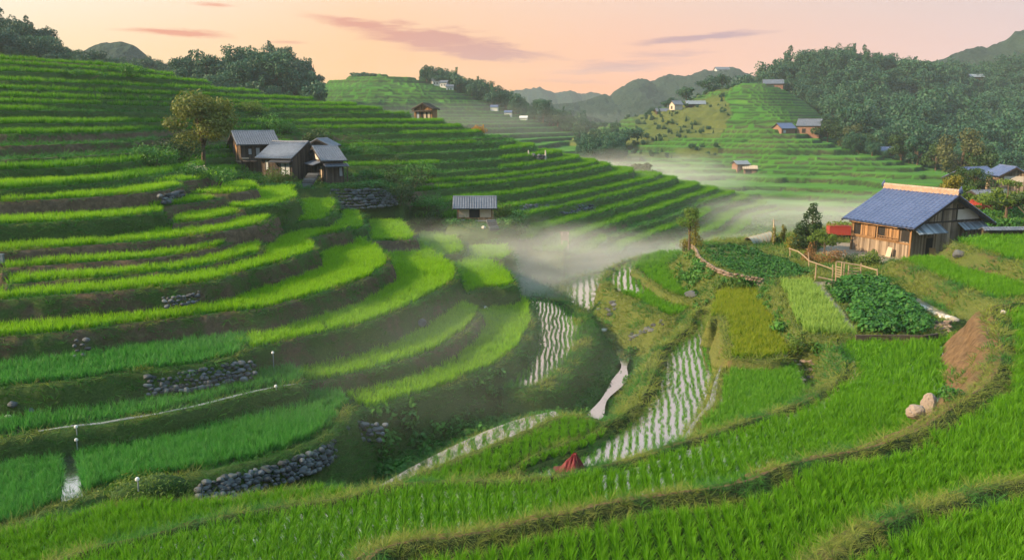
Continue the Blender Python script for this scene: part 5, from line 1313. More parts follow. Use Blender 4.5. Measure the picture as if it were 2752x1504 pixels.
for k, (px, D, h, w, lab) in enumerate([(1826, 372, 7.5, 9, 'dark tree clump left of the skyline on the knoll'), (1885, 384, 8, 12, 'broad dark tree on the knoll skyline'), (1917, 392, 7.5, 8.5, 'upright dark tree nearest the top of the knoll'), (1790, 368, 4.5, 9, 'low dark bush-like tree on the knoll edge'), (1672, 300, 8, 14, 'tree on the left foot of the knoll'), (1640, 292, 7, 12, 'lower tree on the left foot of the knoll'), (1720, 205, 5, 7, 'brownish misty tree in the valley mouth')]):
    q = stand(px, D); tree('skyline_tree', lab, q, h, w, M_FOREST if k != 6 else M_BROWNG, 95 + k, 'round', 1500, 0.7, trunk_h=0.12)
for k, (px, D, h, w, lab) in enumerate([(1157, 440, 9, 8, 'dark upright tree above the white houses'), (1193, 436, 9, 11, 'domed tree behind the white houses'), (1236, 432, 10, 16, 'wide umbrella-crowned tree on the far crest'), (990, 452, 4, 14, 'low tree clump on the flat top of the far hill'), (1015, 452, 3, 14, 'second low tree clump on the far hilltop'), (843, 438, 6, 8, 'bushy tree beside the lattice mast')]):
    q = stand(px, D); tree('crest_tree', lab, q, h, w, M_FOREST, 105 + k, 'spread' if k == 2 else 'round', 1400, 0.8, trunk_h=0.2 if k < 3 else 0.05)
# ------------------------------------------------------------------ stone work
def bank_stones(name, label, pts, rows, r, mat, seed, cat='wall', group=None, jit=0.35, sub=2, lean=0.35):
    """stones laid in uneven courses up a bank: pts are (foot point, top point) pairs"""
    rn = random.Random(seed); b = MB()
    pts = [(Vector(a), Vector(c)) for a, c in pts]
    for i in range(len(pts) - 1):
        (a0, c0), (a1, c1) = pts[i], pts[i + 1]
        L = (a1 - a0).length; n_ = max(1, int(L / (r * 1.7)))
        for j in range(rows):
            v = (j + 0.5) / rows
            for k in range(n_):
                u = (k + 0.5 + (0.5 if j % 2 else 0)) / n_
                if u > 1: continue
                p = (a0 * (1 - u) + a1 * u) * (1 - v) + (c0 * (1 - u) + c1 * u) * v
                s = r * rn.uniform(0.62, 1.45)
                p = p + Vector((rn.uniform(-jit, jit) * r, rn.uniform(-jit, jit) * r, rn.uniform(-jit, jit) * r * 0.7))
                b.rock(p, (s * rn.uniform(0.9, 1.35), s * 0.85, s * rn.uniform(0.62, 0.9)), rn.randint(0, 11), rn.random(), sub)
    o = b.build(name, mat)
    return tag(o, label, cat, group)
def pair(px, ptop, pbot, ztop, toward=0.0):
    a = on_z(px, ptop, ztop); d = ray(px, pbot); t_ = a[1] / d[1] * (1 - toward); f = d * t_
    return (f, a)
def bankline(list_, z, h, off=0.25):
    """foot and top of a facing along a bank whose rim is traced in the photo"""
    out = []
    for px, py in list_:
        a = on_z(px, py, z); u = np.array([a[0], a[1], 0]) / math.hypot(a[0], a[1])
        out.append((a - u * (off + 0.45 * h) - np.array([0, 0, h]), a - u * off * 0.4 - np.array([0, 0, 0.12])))
    return out
wl = [(at_y(795, 562, 100.2), at_y(792, 511, 100.9)), (at_y(870, 562, 100.0), at_y(870, 508, 100.7)), (at_y(950, 566, 99.8), at_y(950, 507, 100.5)), (at_y(1030, 556, 99.8), at_y(1030, 507, 100.5)), (at_y(1066, 552, 100), at_y(1062, 530, 100.6))]
bank_stones('stone_wall', 'long dark dry-stone wall below the farmhouse wing', wl, 7, 0.24, M_STONE, 1)
wl = bankline([(1352, 553), (1420, 550), (1500, 547), (1560, 546), (1596, 552)], -12.3, 1.3)
wl = [(hit(px, 575), hit(px, 552) + np.array([0, 0, 0.1])) for px in (1352, 1420, 1500, 1560, 1598)]
bank_stones('stone_wall', 'dark dry-stone wall on the spur right of the field shed', wl, 5, 0.27, M_STONE, 2)
bank_stones('stone_wall', 'facing of loose grey boulders tumbling down the shaded bank', bankline([(385, 1000), (470, 990), (560, 978), (640, 962), (680, 958)], -13.8, 1.15, 0.35), 5, 0.17, M_STONE, 3, jit=0.5)
bank_stones('stone_wall', 'lowest dry-stone wall below the large shaded paddy', bankline([(520, 1290), (640, 1262), (740, 1236), (815, 1213), (880, 1185), (925, 1140)], -16.4, 1.0, 0.3), 6, 0.155, M_STONE, 4, jit=0.5)
bank_stones('stone_heap', 'heap of pale rocks at the corner where the paddy bank turns', bankline([(945, 1120), (985, 1128), (1030, 1130)], -16.8, 1.0, 0.2), 4, 0.17, M_STONE, 5, 'rocks', jit=0.7)
bank_stones('stone_patch', 'patch of grey stones in the earth bank under the zigzag terrace', bankline([(435, 790), (480, 785), (535, 775)], -10.9, 0.8, 0.3), 3, 0.13, M_STONE, 6, 'rocks', jit=0.9)
bank_stones('stone_patch', 'short stack of mossy stones in the green bank', bankline([(186, 905), (205, 902), (232, 898)], -12.4, 1.1, 0.3), 4, 0.16, M_STONE, 7, 'rocks', jit=0.3)
bank_stones('stone_patch', 'grey boulder facing at the tip of the second small terrace', bankline([(430, 520), (460, 514), (490, 508)], -6.15, 0.9, 0.3), 3, 0.24, M_STONE, 8, 'rocks', jit=0.6)
wl = [(on_z(x, y, -13.3) + np.array([-0.12, -0.1, -0.12]), on_z(x, y, -13.3) + np.array([0, 0, 0.28])) for x, y in [(1850, 656), (1868, 669), (1882, 697), (1921, 725), (1957, 739), (2000, 747), (2050, 755)]]
bank_stones('garden_wall', 'low curved stone wall edging the vegetable garden', wl, 2, 0.13, M_STONEB, 9, jit=0.15)
wl = [(on_z(x, y, -13.3) + np.array([0, 0, 0.0]), on_z(x, y, -13.3) + np.array([0.25, 0.15, 0.08])) for x, y in [(2372, 772), (2400, 790), (2440, 812), (2480, 830), (2520, 848), (2562, 862)]]
bank_stones('stone_path', 'uneven row of flat pale stones beside the earth bank', wl, 2, 0.2, M_STONEL, 10, 'stone path', jit=0.3)
wl = [(on_z(2478, 905, -13.6), on_z(2470, 862, -13.2)), (on_z(2512, 912, -13.6), on_z(2510, 862, -13.1)), (on_z(2550, 900, -13.5), on_z(2552, 862, -13.0))]
bank_stones('stone_wall', 'brown cobble retaining wall at the corner of the vegetable plot', wl, 6, 0.17, M_STONEB, 11, jit=0.2)
wl = [(on_z(x, y, -14.6) + np.array([0, 0, -0.2]), on_z(x, y, -14.5) + np.array([0, 0, 0.1])) for x, y in [(1945, 972), (1985, 966), (2030, 972), (2095, 976)]]
bank_stones('stone_edging', 'row of grey stones between the golden plot and the small paddy', wl, 2, 0.15, M_STONE, 12, 'edging', jit=0.25)
rn = random.Random(4); b = MB()
for k in range(46):
    p = hit(rn.uniform(2108, 2185), rn.uniform(968, 1040)); s = rn.uniform(0.1, 0.26); b.rock((p[0], p[1], p[2] + 0.03), (s * 1.3, s, s * 0.55), rn.randint(0, 11), rn.random())
tag(b.build('rubble', M_STONEB), 'rubble of reddish broken stones slumped on the bank by the small paddy', 'rubble', kind='stuff')
rn = random.Random(5); b = MB()
for k in range(26):
    u = rn.random(); p = hit(1690 + 95 * u + rn.uniform(-8, 8), 905 - 38 * u + rn.uniform(-8, 8)); s = rn.uniform(0.1, 0.3); b.rock((p[0], p[1], p[2]), (s * 1.4, s, s * 0.6), rn.randint(0, 11), rn.random())
for k in range(14):
    p = hit(1628 + rn.uniform(-22, 28), 815 + rn.uniform(-14, 30)); s = rn.uniform(0.12, 0.3); b.rock((p[0], p[1], p[2]), (s * 1.4, s, s * 0.7), rn.randint(0, 11), rn.random())
tag(b.build('rubble', M_STONE), 'scattered stones on the bare brown bank above the stream', 'rubble', kind='stuff')
for k, (px, py, s, m_, lab) in enumerate([(2462, 1118, (0.4, 0.34, 0.33), M_BOULDER, 'rounded boulder, lower of two on the bund of the curved paddy'), (2492, 1100, (0.33, 0.32, 0.52), M_BOULDER, 'tall pale-tipped boulder, upper of two on the bund'), (1866, 795, (0.9, 0.5, 0.35), M_STONE, 'flat dark rock at the head of the tongue-shaped paddy'),
        (1132, 872, (0.4, 0.35, 0.35), M_STONE, 'lone grey rock on the bank under the swelling terrace'), (35, 1090, (0.26, 0.2, 0.2), M_STONE, 'dark rock at the left edge of the shaded terraces'), (22, 1118, (0.24, 0.18, 0.1), M_STONEL, 'pale flat stone just below the dark rock'), (85, 1105, (0.16, 0.14, 0.14), M_STONE, 'small grey stone beside the path end'), (1305, 830, (0.3, 0.25, 0.2), M_STONEL, 'pale stone in the earth gully beside the crescent terrace'),
        (1625, 890, (0.35, 0.3, 0.2), M_STONEL, 'pale stone lying in the grass above the stream'), (1300, 613, (0.3, 0.25, 0.2), M_STONEL, 'pale rounded stone in front of the field shed'), (2580, 690, (0.6, 0.5, 0.45), M_STONE, 'grey rock by the bush at the hut gable'), (2695, 842, (0.2, 0.18, 0.14), M_STONEL, 'small pale stone at the end of the stone row')]):
    p = hit(px, py) if k not in (0, 1) else on_z(px, py, -11.6)
    b = MB(); b.rock((0, 0, s[2] * 0.45), s, k * 5 + 1, 0.6, 4)
    V_ = np.array(b.v); V_ += (V_ - V_.mean(0)) * (0.16 * fbm(V_[:, 0] * 5 + V_[:, 2] * 4 + k, V_[:, 1] * 5 - V_[:, 2] * 3.5, 5)[:, None] * 2); b.v = V_.tolist(); o = b.build('boulder' if k < 2 else 'rock', m_, smooth=False); o.location = tuple(p); tag(o, lab, 'rock')
# dark red tarpaulin
p = hit(1535, 1268); b = MB(); rn = random.Random(9); vs = []; fs = []; nn_ = 44
for j in range(nn_):
    for i in range(nn_):
        x, y = i / (nn_ - 1) * 2 - 1, j / (nn_ - 1) * 2 - 1
        h = max(0, 1 - (abs(x * 0.9 + 0.1 - 0.25 * 0) ** 1.6 + abs(y) ** 1.8)) ** 0.7
        h = max(0, 1 - abs(x - 0.28) ** 1.0 * (0.85 if x < 0.28 else 1.5) - abs(y) ** 1.4 * 0.9)
        an = math.atan2(y, x - 0.28); fo = abs(math.sin(an * 4.5 + 3 * x + 2.2 * float(fbm(np.array([x * 2 + 7]), np.array([y * 2]), 2)[0])))
        z = 0.92 * h ** 0.9 * (0.78 + 0.3 * fo) + 0.2 * float(fbm(np.array([x * 4.1 + 7]), np.array([y * 4.3]), 3)[0]) * (h > 0)
        vs.append((x * 0.68 + 0.06 * fo * y, y * 0.5, z * 0.85))
for j in range(nn_ - 1):
    for i in range(nn_ - 1): fs.append((j * nn_ + i, j * nn_ + i + 1, (j + 1) * nn_ + i + 1, (j + 1) * nn_ + i))
b.add(vs, fs); o = b.build('tarpaulin', M_TARP); o.location = (p[0], p[1] + 0.3, p[2] - 0.1); tag(o, 'dark red crumpled tarpaulin heaped where the bund meets the flooded paddy', 'tarpaulin')
# grassy mound on the outer edge of the strip
p = on_z(400, 1300, -14.7); t = thing('grass_mound', 'grassy hump on the outer edge of the paddy strip', 'mound', tuple(p))
b = MB(); b.rock((0, 0, -0.25), (1.6, 1.0, 0.62), 4, 0.5, 3); o = b.build('earth', MT, t, True); fattr(o, 'grass', [1.0] * len(o.data.vertices))
cloud_obj('grass', leaf_cloud(2200, 0.16, [((0, 0, -0.25), (1.6, 1.02, 0.66)), ((0.4, -0.1, -0.1), (0.8, 0.6, 0.6)), ((-0.7, 0, -0.2), (0.9, 0.7, 0.5))], np.random.default_rng(5), 0.95, aspect=0.3), M_LEAFY, t)
# concrete path strip along a bund
def ribbon(name, pts, w_, mat, lift, label):
    vs = []; fs = []; P = [Vector(p) for p in pts]
    for i, p in enumerate(P):
        d = (P[min(i + 1, len(P) - 1)] - P[max(i - 1, 0)]); d.z = 0; d.normalize(); s = Vector((-d.y, d.x, 0)) * w_ / 2
        vs += [p - s + Vector((0, 0, lift)), p + s + Vector((0, 0, lift)), p - s - Vector((0, 0, 0.15)), p + s - Vector((0, 0, 0.15))]
    for i in range(len(P) - 1):
        a = 4 * i; fs += [(a, a + 4, a + 5, a + 1), (a, a + 2, a + 6, a + 4), (a + 1, a + 5, a + 7, a + 3)]
    b = MB(); b.add(vs, fs); o = b.build(name, mat); return tag(o, label, kind='structure')
pl = smooth_poly(np.array([on_z(x, y - 6, -15.3) for x, y in [(104, 1172), (206, 1157), (343, 1140), (472, 1114), (600, 1084), (729, 1054), (806, 1039)]]), 3)
pl[:, 2] = np.array([ground_z(x, y) for x, y in pl[:, :2]])
ribbon('path', pl, 0.24, M_CONC, 0.05, 'pale concrete path along the shaded terrace')
b = MB(); bp = [on_z(2300, 905, -13.25), on_z(2400, 904, -13.25), on_z(2480, 906, -13.25), on_z(2520, 900, -13.25)]
for i in range(3): b.bar(bp[i] + np.array([0, 0, -.05]), bp[i + 1] + np.array([0, 0, -.05]), 0.16, 0.34)
tag(b.build('plank_edging', M_WOODD), 'dark timber edging below the vegetable plot', 'edging')
# posts with white caps
def cap_post(px, py, D, h, lab):
    p = at_y(px, py, D); t = thing('marker_post', lab, 'post', (p[0], p[1], p[2]), 0, 'thin posts with white caps on the shaded terraces')
    b = MB(); b.tube([(0, 0, -h), (0.02, 0, 0)], 0.028, 6); b.build('post', M_METAL, t)
    b = MB(); b.tube([(0, 0, -0.02), (0, 0, 0.05), (0, 0, 0.1)], [0.085, 0.085, 0.05], 8); b.build('cap', M_WHITE, t)
for px, py, z, h, lab in [(204, 1147, -15.0, 0.7, 'white-capped post standing on the pale path'), (205, 1182, -15.6, 0.5, 'white-capped post just below the pale path'), (741, 1038, -15.0, 0.5, 'white-capped post at the far end of the pale path'), (733, 948, -14.0, 1.5, 'tall white-capped post leaning on the bare bank'), (770, 1043, -15.3, 1.0, 'bent white-capped pipe where two terraces meet'), (369, 1288, -14.2, 0.5, 'white-capped post beside the grassy hump')]:
    p = on_z(px, py, z); cap_post(px, py, p[1], h, lab)
p = hit(8, 720); t = thing('meter_post', 'grey metal box on a post at the left photo edge', 'post', (p[0], p[1], p[2] - 0.1))
b = MB(); b.bar((0, 0, -0.3), (0, 0, 0.5), 0.1); b.build('post', M_METAL, t)
b = MB(); b.box((-0.12, -0.1, 0.45), (0.12, 0.1, 1.0)); b.box((-0.15, -0.13, 1.0), (0.15, 0.13, 1.06)); b.build('box', M_METAL, t)
# ------------------------------------------------------------------ fence and gate of bare poles
def FP(u, v): return 2030 + u / 4.8556, 630 + v / 4.8556
def post_at(u0, v0, u1, v1):
    a = on_z(*FP(u1, v1), -13.3); d = ray(*FP(u0, v0)); top = d * (a[1] / d[1]); return a, top
t = thing('pole_fence', 'rustic fence of bare crooked poles along the garden', 'fence', tuple(on_z(*FP(795, 610), -13.3)))
o0 = np.array(t.location)
for (u0, v0, u1, v1) in [(450, 175, 450, 300), (690, 230, 700, 420), (795, 385, 775, 600), (1010, 395, 1005, 585), (1590, 445, 1590, 680)]:
    a, c = post_at(u0, v0, u1, v1); b = MB(); b.tube([a - o0 - (0, 0, 0.2), (a + c) / 2 - o0 + (0.03, 0, 0), c - o0], [0.06, 0.05, 0.045], 6); b.build('post', M_POLE, t)
def railpts(lst, D): return [at_y(*FP(u, v), d) - o0 for (u, v), d in zip(lst, D)]
yy = lambda u, v: on_z(*FP(u, v), -13.3)[1]
for lst, D in [([(440, 180), (560, 222), (640, 285), (700, 345), (850, 395), (1005, 450)], [yy(450, 300), yy(560, 340), yy(640, 400), yy(700, 420), yy(850, 570), yy(1005, 585)]), ([(1385, 405), (1500, 440), (1590, 465)], [yy(1370, 628), yy(1500, 655), yy(1590, 680)]), ([(820, 555), (950, 580), (1110, 620)], [yy(800, 620), yy(950, 625), yy(1110, 640)])]:
    b = MB(); b.tube(railpts(lst, D), 0.05, 6); b.build('rail', M_POLE, t)
t = thing('pole_gate', 'ladder-like gate of pale poles in the garden fence', 'gate', tuple(on_z(*FP(1115, 640), -13.3))); o0 = np.array(t.location)
for (u0, v0, u1, v1) in [(1055, 355, 1050, 610), (1130, 355, 1115, 642), (1162, 380, 1150, 630), (1220, 398, 1207, 622), (1382, 372, 1366, 628)]:
    a, c = post_at(u0, v0, u1, v1); b = MB(); b.tube([a - o0 - (0, 0, 0.15), c - o0], [0.055, 0.045], 6); b.build('stile', M_POLE, t)
for v in (425, 460, 490, 520, 550):
    b = MB(); b.bar(at_y(*FP(1055, v - 8), yy(1052, 615)) - o0, at_y(*FP(1125, v + 8), yy(1118, 642)) - o0, 0.05, 0.06); b.build('bar', M_POLE, t)
for v in (430, 470, 505, 545, 580):
    b = MB(); b.bar(at_y(*FP(1215, v), yy(1210, 622)) - o0, at_y(*FP(1372, v + 12), yy(1370, 628)) - o0, 0.045, 0.055); b.build('bar', M_POLE, t)
b = MB(); b.tube([at_y(*FP(1065, 352), yy(1052, 615)) - o0, at_y(*FP(1240, 382), yy(1210, 622)) - o0, at_y(*FP(1382, 405), yy(1370, 628)) - o0], 0.05, 6); b.build('top_rail', M_POLE, t)
p = on_z(*FP(1415, 720), -13.3); b = MB(); b.bar((0, 0, -0.1), (0.04, 0, 0.55), 0.16, 0.08); o = b.build('stump_post', M_PANEL); o.location = tuple(p); tag(o, 'short pale stake at the corner of the vegetable plot', 'post')
# net tunnel and vine pole at the far garden edge
p = on_z(2010, 655, -13.4); t = thing('net_tunnel', 'arched pale net over hoops at the far edge of the garden', 'net tunnel', tuple(p), R(10))
M_NET = simple_mat('pale net', (0.20, 0.21, 0.18), 0.8, 0.2, 3.0)
for i in range(7):
    b = MB(); x = i * 0.42; b.tube([(x, 1.1 * math.cos(a), 1.25 * math.sin(a) * (0.55 + 0.08 * i)) for a in np.linspace(0, math.pi, 13)], 0.02, 5); b.build('hoop', M_POLE, t)
b = MB(); vs = []; fs = []
for i in range(13):
    x = i * 0.21
    for j, a in enumerate(np.linspace(0.02, math.pi - 0.02, 17)): vs.append((x, 1.08 * math.cos(a), 1.22 * math.sin(a) * (0.55 + 0.04 * i) + 0.02 * math.sin(i * 3 + j)))
for i in range(12):
    for j in range(16): fs.append((i * 17 + j, (i + 1) * 17 + j, (i + 1) * 17 + j + 1, i * 17 + j + 1))
b.add(vs, fs); b.build('net', M_NET, t)
p = on_z(2078, 657, -13.3); t = thing('vine_pole', 'crooked pale pole wrapped in vines at the far garden edge', 'pole', tuple(p))
b = MB(); b.tube([(0, 0, -0.3), (0.05, 0, 1.0), (-0.05, 0, 2.0), (-0.1, 0, 2.75)], [0.13, 0.1, 0.08, 0.07], 7); b.bar((-0.35, 0, 2.55), (0.25, 0, 2.65), 0.06); b.build('pole', M_PANEL, t)
cloud_obj('vine', leaf_cloud(420, 0.14, [((0, 0, 0.4 + 0.35 * i), (0.28 - 0.02 * i, 0.28, 0.3)) for i in range(5)], np.random.default_rng(8)), M_GOLD, t)
# stone monument on the spur, weir by the misty terraces, steps
p = hit(1442, 428); t = thing('stone_monument', 'pale boulder monument with two upright stones on the spur', 'monument', (p[0], p[1], p[2] - 0.1))
b = MB(); rn = random.Random(3)
for k in range(12): b.rock((rn.uniform(-1.3, 1.3), rn.uniform(-0.3, 0.3), rn.uniform(0.2, 0.9)), (0.45, 0.35, 0.35), k, rn.random())
b.build('boulders', M_STONE, t)
for x in (-1.5, 1.6): b = MB(); b.tube([(x, 0, -0.2), (x + 0.05, 0, 1.2), (x, 0, 1.75)], [0.22, 0.16, 0.08], 7); b.build('upright_stone', M_STONEL, t)
p = hit(1518, 665); t = thing('sluice', 'small pale sluice board on posts at the edge of the mist', 'sluice', tuple(p), R(8))
b = MB(); b.hexa([(-0.4, 0, 0.9), (0.4, 0, 0.9), (0.4, 0.08, 0.9), (-0.4, 0.08, 0.9), (-0.6, 0.3, 2.0), (0.6, 0.3, 2.0), (0.6, 0.38, 2.0), (-0.6, 0.38, 2.0)]); b.build('board', M_WOOD, t)
for x in (-0.35, 0.45): b = MB(); b.bar((x, 0.1, -0.9), (x, 0.25, 1.9), 0.1); b.build('post', M_PANEL, t)
def steps(label, p, yaw_, n_, w_, rise, run, mat):
    t = thing('stone_steps', label, 'steps', tuple(p), yaw_)
    for i in range(n_):
        b = MB(); b.box((-w_ / 2, i * run, i * rise - 0.25), (w_ / 2, i * run + run * 1.15, i * rise), random.random(), 0.02); b.build('step', mat, t)
q = at_y(818, 500, 101.2); steps('grey stone steps climbing to the farmhouse porch', (q[0], q[1], q[2]), R(-8), 8, 1.5, 0.2, 0.42, M_STONE)
q = hit(1330, 612); steps('short stone steps right of the field shed', (q[0], q[1] - 0.5, q[2]), R(20), 5, 1.2, 0.22, 0.3, M_STONE)
# lattice mast on the far hill
q = stand(867, 436); t = thing('lattice_mast', 'thin lattice mast on the far terraced hill', 'mast', tuple(q)); H_ = at_y(867, 187, 436)[2] - q[2]
b = MB()
for sx_ in (-1, 1):
    for sy_ in (-1, 1): b.bar((sx_ * 0.9, sy_ * 0.9, -0.5), (sx_ * 0.35, sy_ * 0.35, H_), 0.16)
for i in range(9):
    z0, z1 = H_ * i / 9, H_ * (i + 1) / 9; r0, r1 = 0.9 - 0.55 * i / 9, 0.9 - 0.55 * (i + 1) / 9
    for (a, c) in (((-1, -1), (1, -1)), ((1, -1), (1, 1)), ((1, 1), (-1, 1)), ((-1, 1), (-1, -1))): b.bar((a[0] * r0, a[1] * r0, z0), (c[0] * r1, c[1] * r1, z1), 0.09)
b.build('frame', M_METAL, t)
b = MB(); b.tube([(0, 0, H_ - 1), (0, 0, H_ + 2.5)], [0.2, 0.12], 6); b.tube([(0, 0, H_ - 2), (0, 0, H_ - 0.5)], 0.7, 8); b.build('antenna', M_RED, t)
# earth scars on the knoll
# ------------------------------------------------------------------ mountains far behind
def mountain(label, ridge, depth, front, seed, rough=1.0, mat=None):
    """a wooded range: ridge line from the photo at its own distance, slopes with spurs on both sides"""
    rx = np.array([at_y(x, y, d) for x, y, d in ridge]); 
    n_ = 260; m_ = 70
    u = np.linspace(0, 1, n_); s = np.linspace(0, 1, len(rx))
    X = np.interp(u, s, rx[:, 0]); Y = np.interp(u, s, rx[:, 1]); Zr = np.interp(u, s, rx[:, 2])
    vs = []
    zb = -40
    for j in range(m_):
        v = j / (m_ - 1) * 1.35
        fr = 1 - v
        for i in range(n_):
            off = front * v if v <= 1 else front * v
            w_ = depth * 0.0
            y = Y[i] + (v - 0.62) * front if False else Y[i] - front * (0.75 - v)
            d_ = (0.75 - v) / 0.75 if v < 0.75 else (v - 0.75) / 0.6
            sp = abs(float(_sp(X[i] / (front * 0.22) + seed, y / (front * 0.7)))) 
            h = Zr[i] * (1 - d_ ** 1.15) + zb * d_ ** 1.15
            h -= (Zr[i] - zb) * 0.34 * sp * min(1, d_ * 2.2) * (1 - 0.3 * d_)
            h += rough * (float(_sp(X[i] / 26 + 3, y / 26)) * 5 + float(_sp(X[i] / 8, y / 8)) * 3.0)
            vs.append((X[i] * y / Y[i] * 0 + X[i], y, h))
    ii_ = (np.arange(m_ - 1)[:, None] * n_ + np.arange(n_ - 1)[None]).ravel()
    o = mesh_obj('mountain', np.array(vs), np.stack([ii_, ii_ + 1, ii_ + 1 + n_, ii_ + n_], 1), mat, smooth=False)
    return tag(o, label, kind='structure')
def _sp(x, y):
    return fbm(np.array([x]), np.array([y]), 3)[0] * 2
def wood_mat():
    m, nt = new_mat('distant wood'); n = N(nt)
    p = n.pos(); c = n.ramp(n.math('ADD', n.math('MULTIPLY', n.noise(p, 0.09, 4), 0.5), n.math('MULTIPLY', n.noise(p, 0.012, 4), 0.5)), [(0.35, (0.007, 0.018, 0.014)), (0.6, (0.02, 0.04, 0.026)), (0.75, (0.045, 0.055, 0.03))])
    n.out(n.bsdf(c, 0.9, 0.1, n.bump(n.noise(p, 0.18, 3), 1.0, 4.0))); return m
MM = wood_mat()
mountain('wooded ridge rising behind the valley mouth', [(1330, 330, 900), (1420, 300, 900), (1460, 285, 900), (1530, 277, 900), (1600, 258, 910), (1640, 260, 915), (1660, 242, 920), (1700, 217, 930), (1725, 207, 940), (1750, 211, 940), (1800, 206, 950), (1850, 203, 950), (1890, 187, 960), (1930, 184, 960), (1970, 183, 960), (2010, 200, 960), (2100, 240, 950), (2200, 260, 950)], 0, 420, 1, 1.0, MM)
mountain('low wooded foothill in the haze of the valley mouth', [(1380, 345, 640), (1450, 318, 640), (1520, 290, 650), (1600, 315, 655), (1660, 330, 660), (1750, 325, 660), (1850, 340, 660)], 0, 200, 9, 0.7, MM)
mountain('pale blue mountains farthest away', [(1200, 270, 1500), (1280, 262, 1500), (1335, 250, 1500), (1370, 247, 1500), (1400, 241, 1500), (1450, 237, 1500), (1490, 249, 1500), (1530, 240, 1500), (1560, 249, 1500), (1610, 248, 1500), (1640, 262, 1500), (1720, 280, 1500), (1900, 290, 1500)], 0, 500, 5, 1.0, MM)
mountain('wooded mountain at the right edge', [(2380, 200, 780), (2450, 166, 780), (2520, 152, 780), (2600, 142, 770), (2650, 128, 760), (2700, 104, 750), (2752, 88, 740), (2850, 70, 730), (2950, 75, 730)], 0, 360, 13, 1.3, MM)
mountain('hazy hill behind the woods on the left', [(180, 150, 560), (240, 125, 560), (290, 112, 560), (330, 112, 560), (360, 122, 560), (400, 150, 560), (460, 190, 560), (560, 215, 560)], 0, 200, 17, 0.6, MM)
d = ray(1925, 196); x = d[0] / d[1] * 950
t, LW = gable_house('hilltop_lodge', 'white lodge on top of the wooded ridge', 'house', (x, 948, at_y(1925, 196, 948)[2]), R(5), 15, 9, 4, 2.5, 1, 1, M_WHITE, M_TILEG, None, False, 8, tw=2.0, plain=M_WHITE)
panel_on(t, 'window', 'front', LW, 3, 6, 1.5, 3, M_DARK, 0.1); panel_on(t, 'window', 'front', LW, 10, 13, 1.5, 3, M_DARK, 0.1)
SKY_GAIN = 0.485; SUN_E = 4.9; HAZE = 0.00018; MISTON = True; EXPO = 1.1
# ------------------------------------------------------------------ light, sky, haze
SUN_AZ, SUN_EL = R(-104), R(25)
w = bpy.data.worlds.new('World'); SC.world = w; w.use_nodes = True
nt = w.node_tree; nt.nodes.clear(); n = N(nt)
def lin(r, g, b):
    f = lambda c: (c / 12.92 if c <= 0.04045 else ((c + 0.055) / 1.055) ** 2.4)
    return (f(r / 255), f(g / 255), f(b / 255))
vec = n('ShaderNodeTexCoord').outputs['Generated']
sx = n('ShaderNodeSeparateXYZ', {0: vec})
X, Y, Z = sx.outputs
az = n.math('ARCTAN2', X, Y); el = n.math('ARCSINE', Z)
fa = n.math('ADD', n.math('DIVIDE', az, 2 * math.pi), 0.5)
def A(d): return d / 360 + 0.5
low = n.ramp(fa, [(0.0, (0.30, 0.30, 0.38)), (A(-120), (0.55, 0.42, 0.36)), (A(-75), lin(255, 224, 150)), (A(-33), lin(255, 206, 108)), (A(-10), lin(255, 178, 82)), (A(8), lin(255, 166, 115)), (A(33), lin(234, 180, 172)), (A(100), (0.38, 0.37, 0.45))])
mid = n.ramp(fa, [(0.0, (0.45, 0.55, 0.66)), (A(-120), (0.65, 0.62, 0.60)), (A(-75), lin(255, 236, 205)), (A(-33), lin(255, 248, 236)), (A(-10), lin(254, 213, 180)), (A(8), lin(238, 206, 188)), (A(33), lin(210, 200, 202)), (A(100), (0.48, 0.55, 0.66))])
zen = (0.76, 1.28, 1.62)
e1 = n.ramp(n.math('DIVIDE', el, R(9)), [(0.0, (0, 0, 0)), (0.25, (0.12,) * 3), (1.0, (1, 1, 1))])
e2 = n.ramp(n.math('DIVIDE', el, R(70)), [(0.10, (0, 0, 0)), (1.0, (1, 1, 1))], 'EASE')
sky = n.mix(e2, n.mix(e1, low, mid), zen)
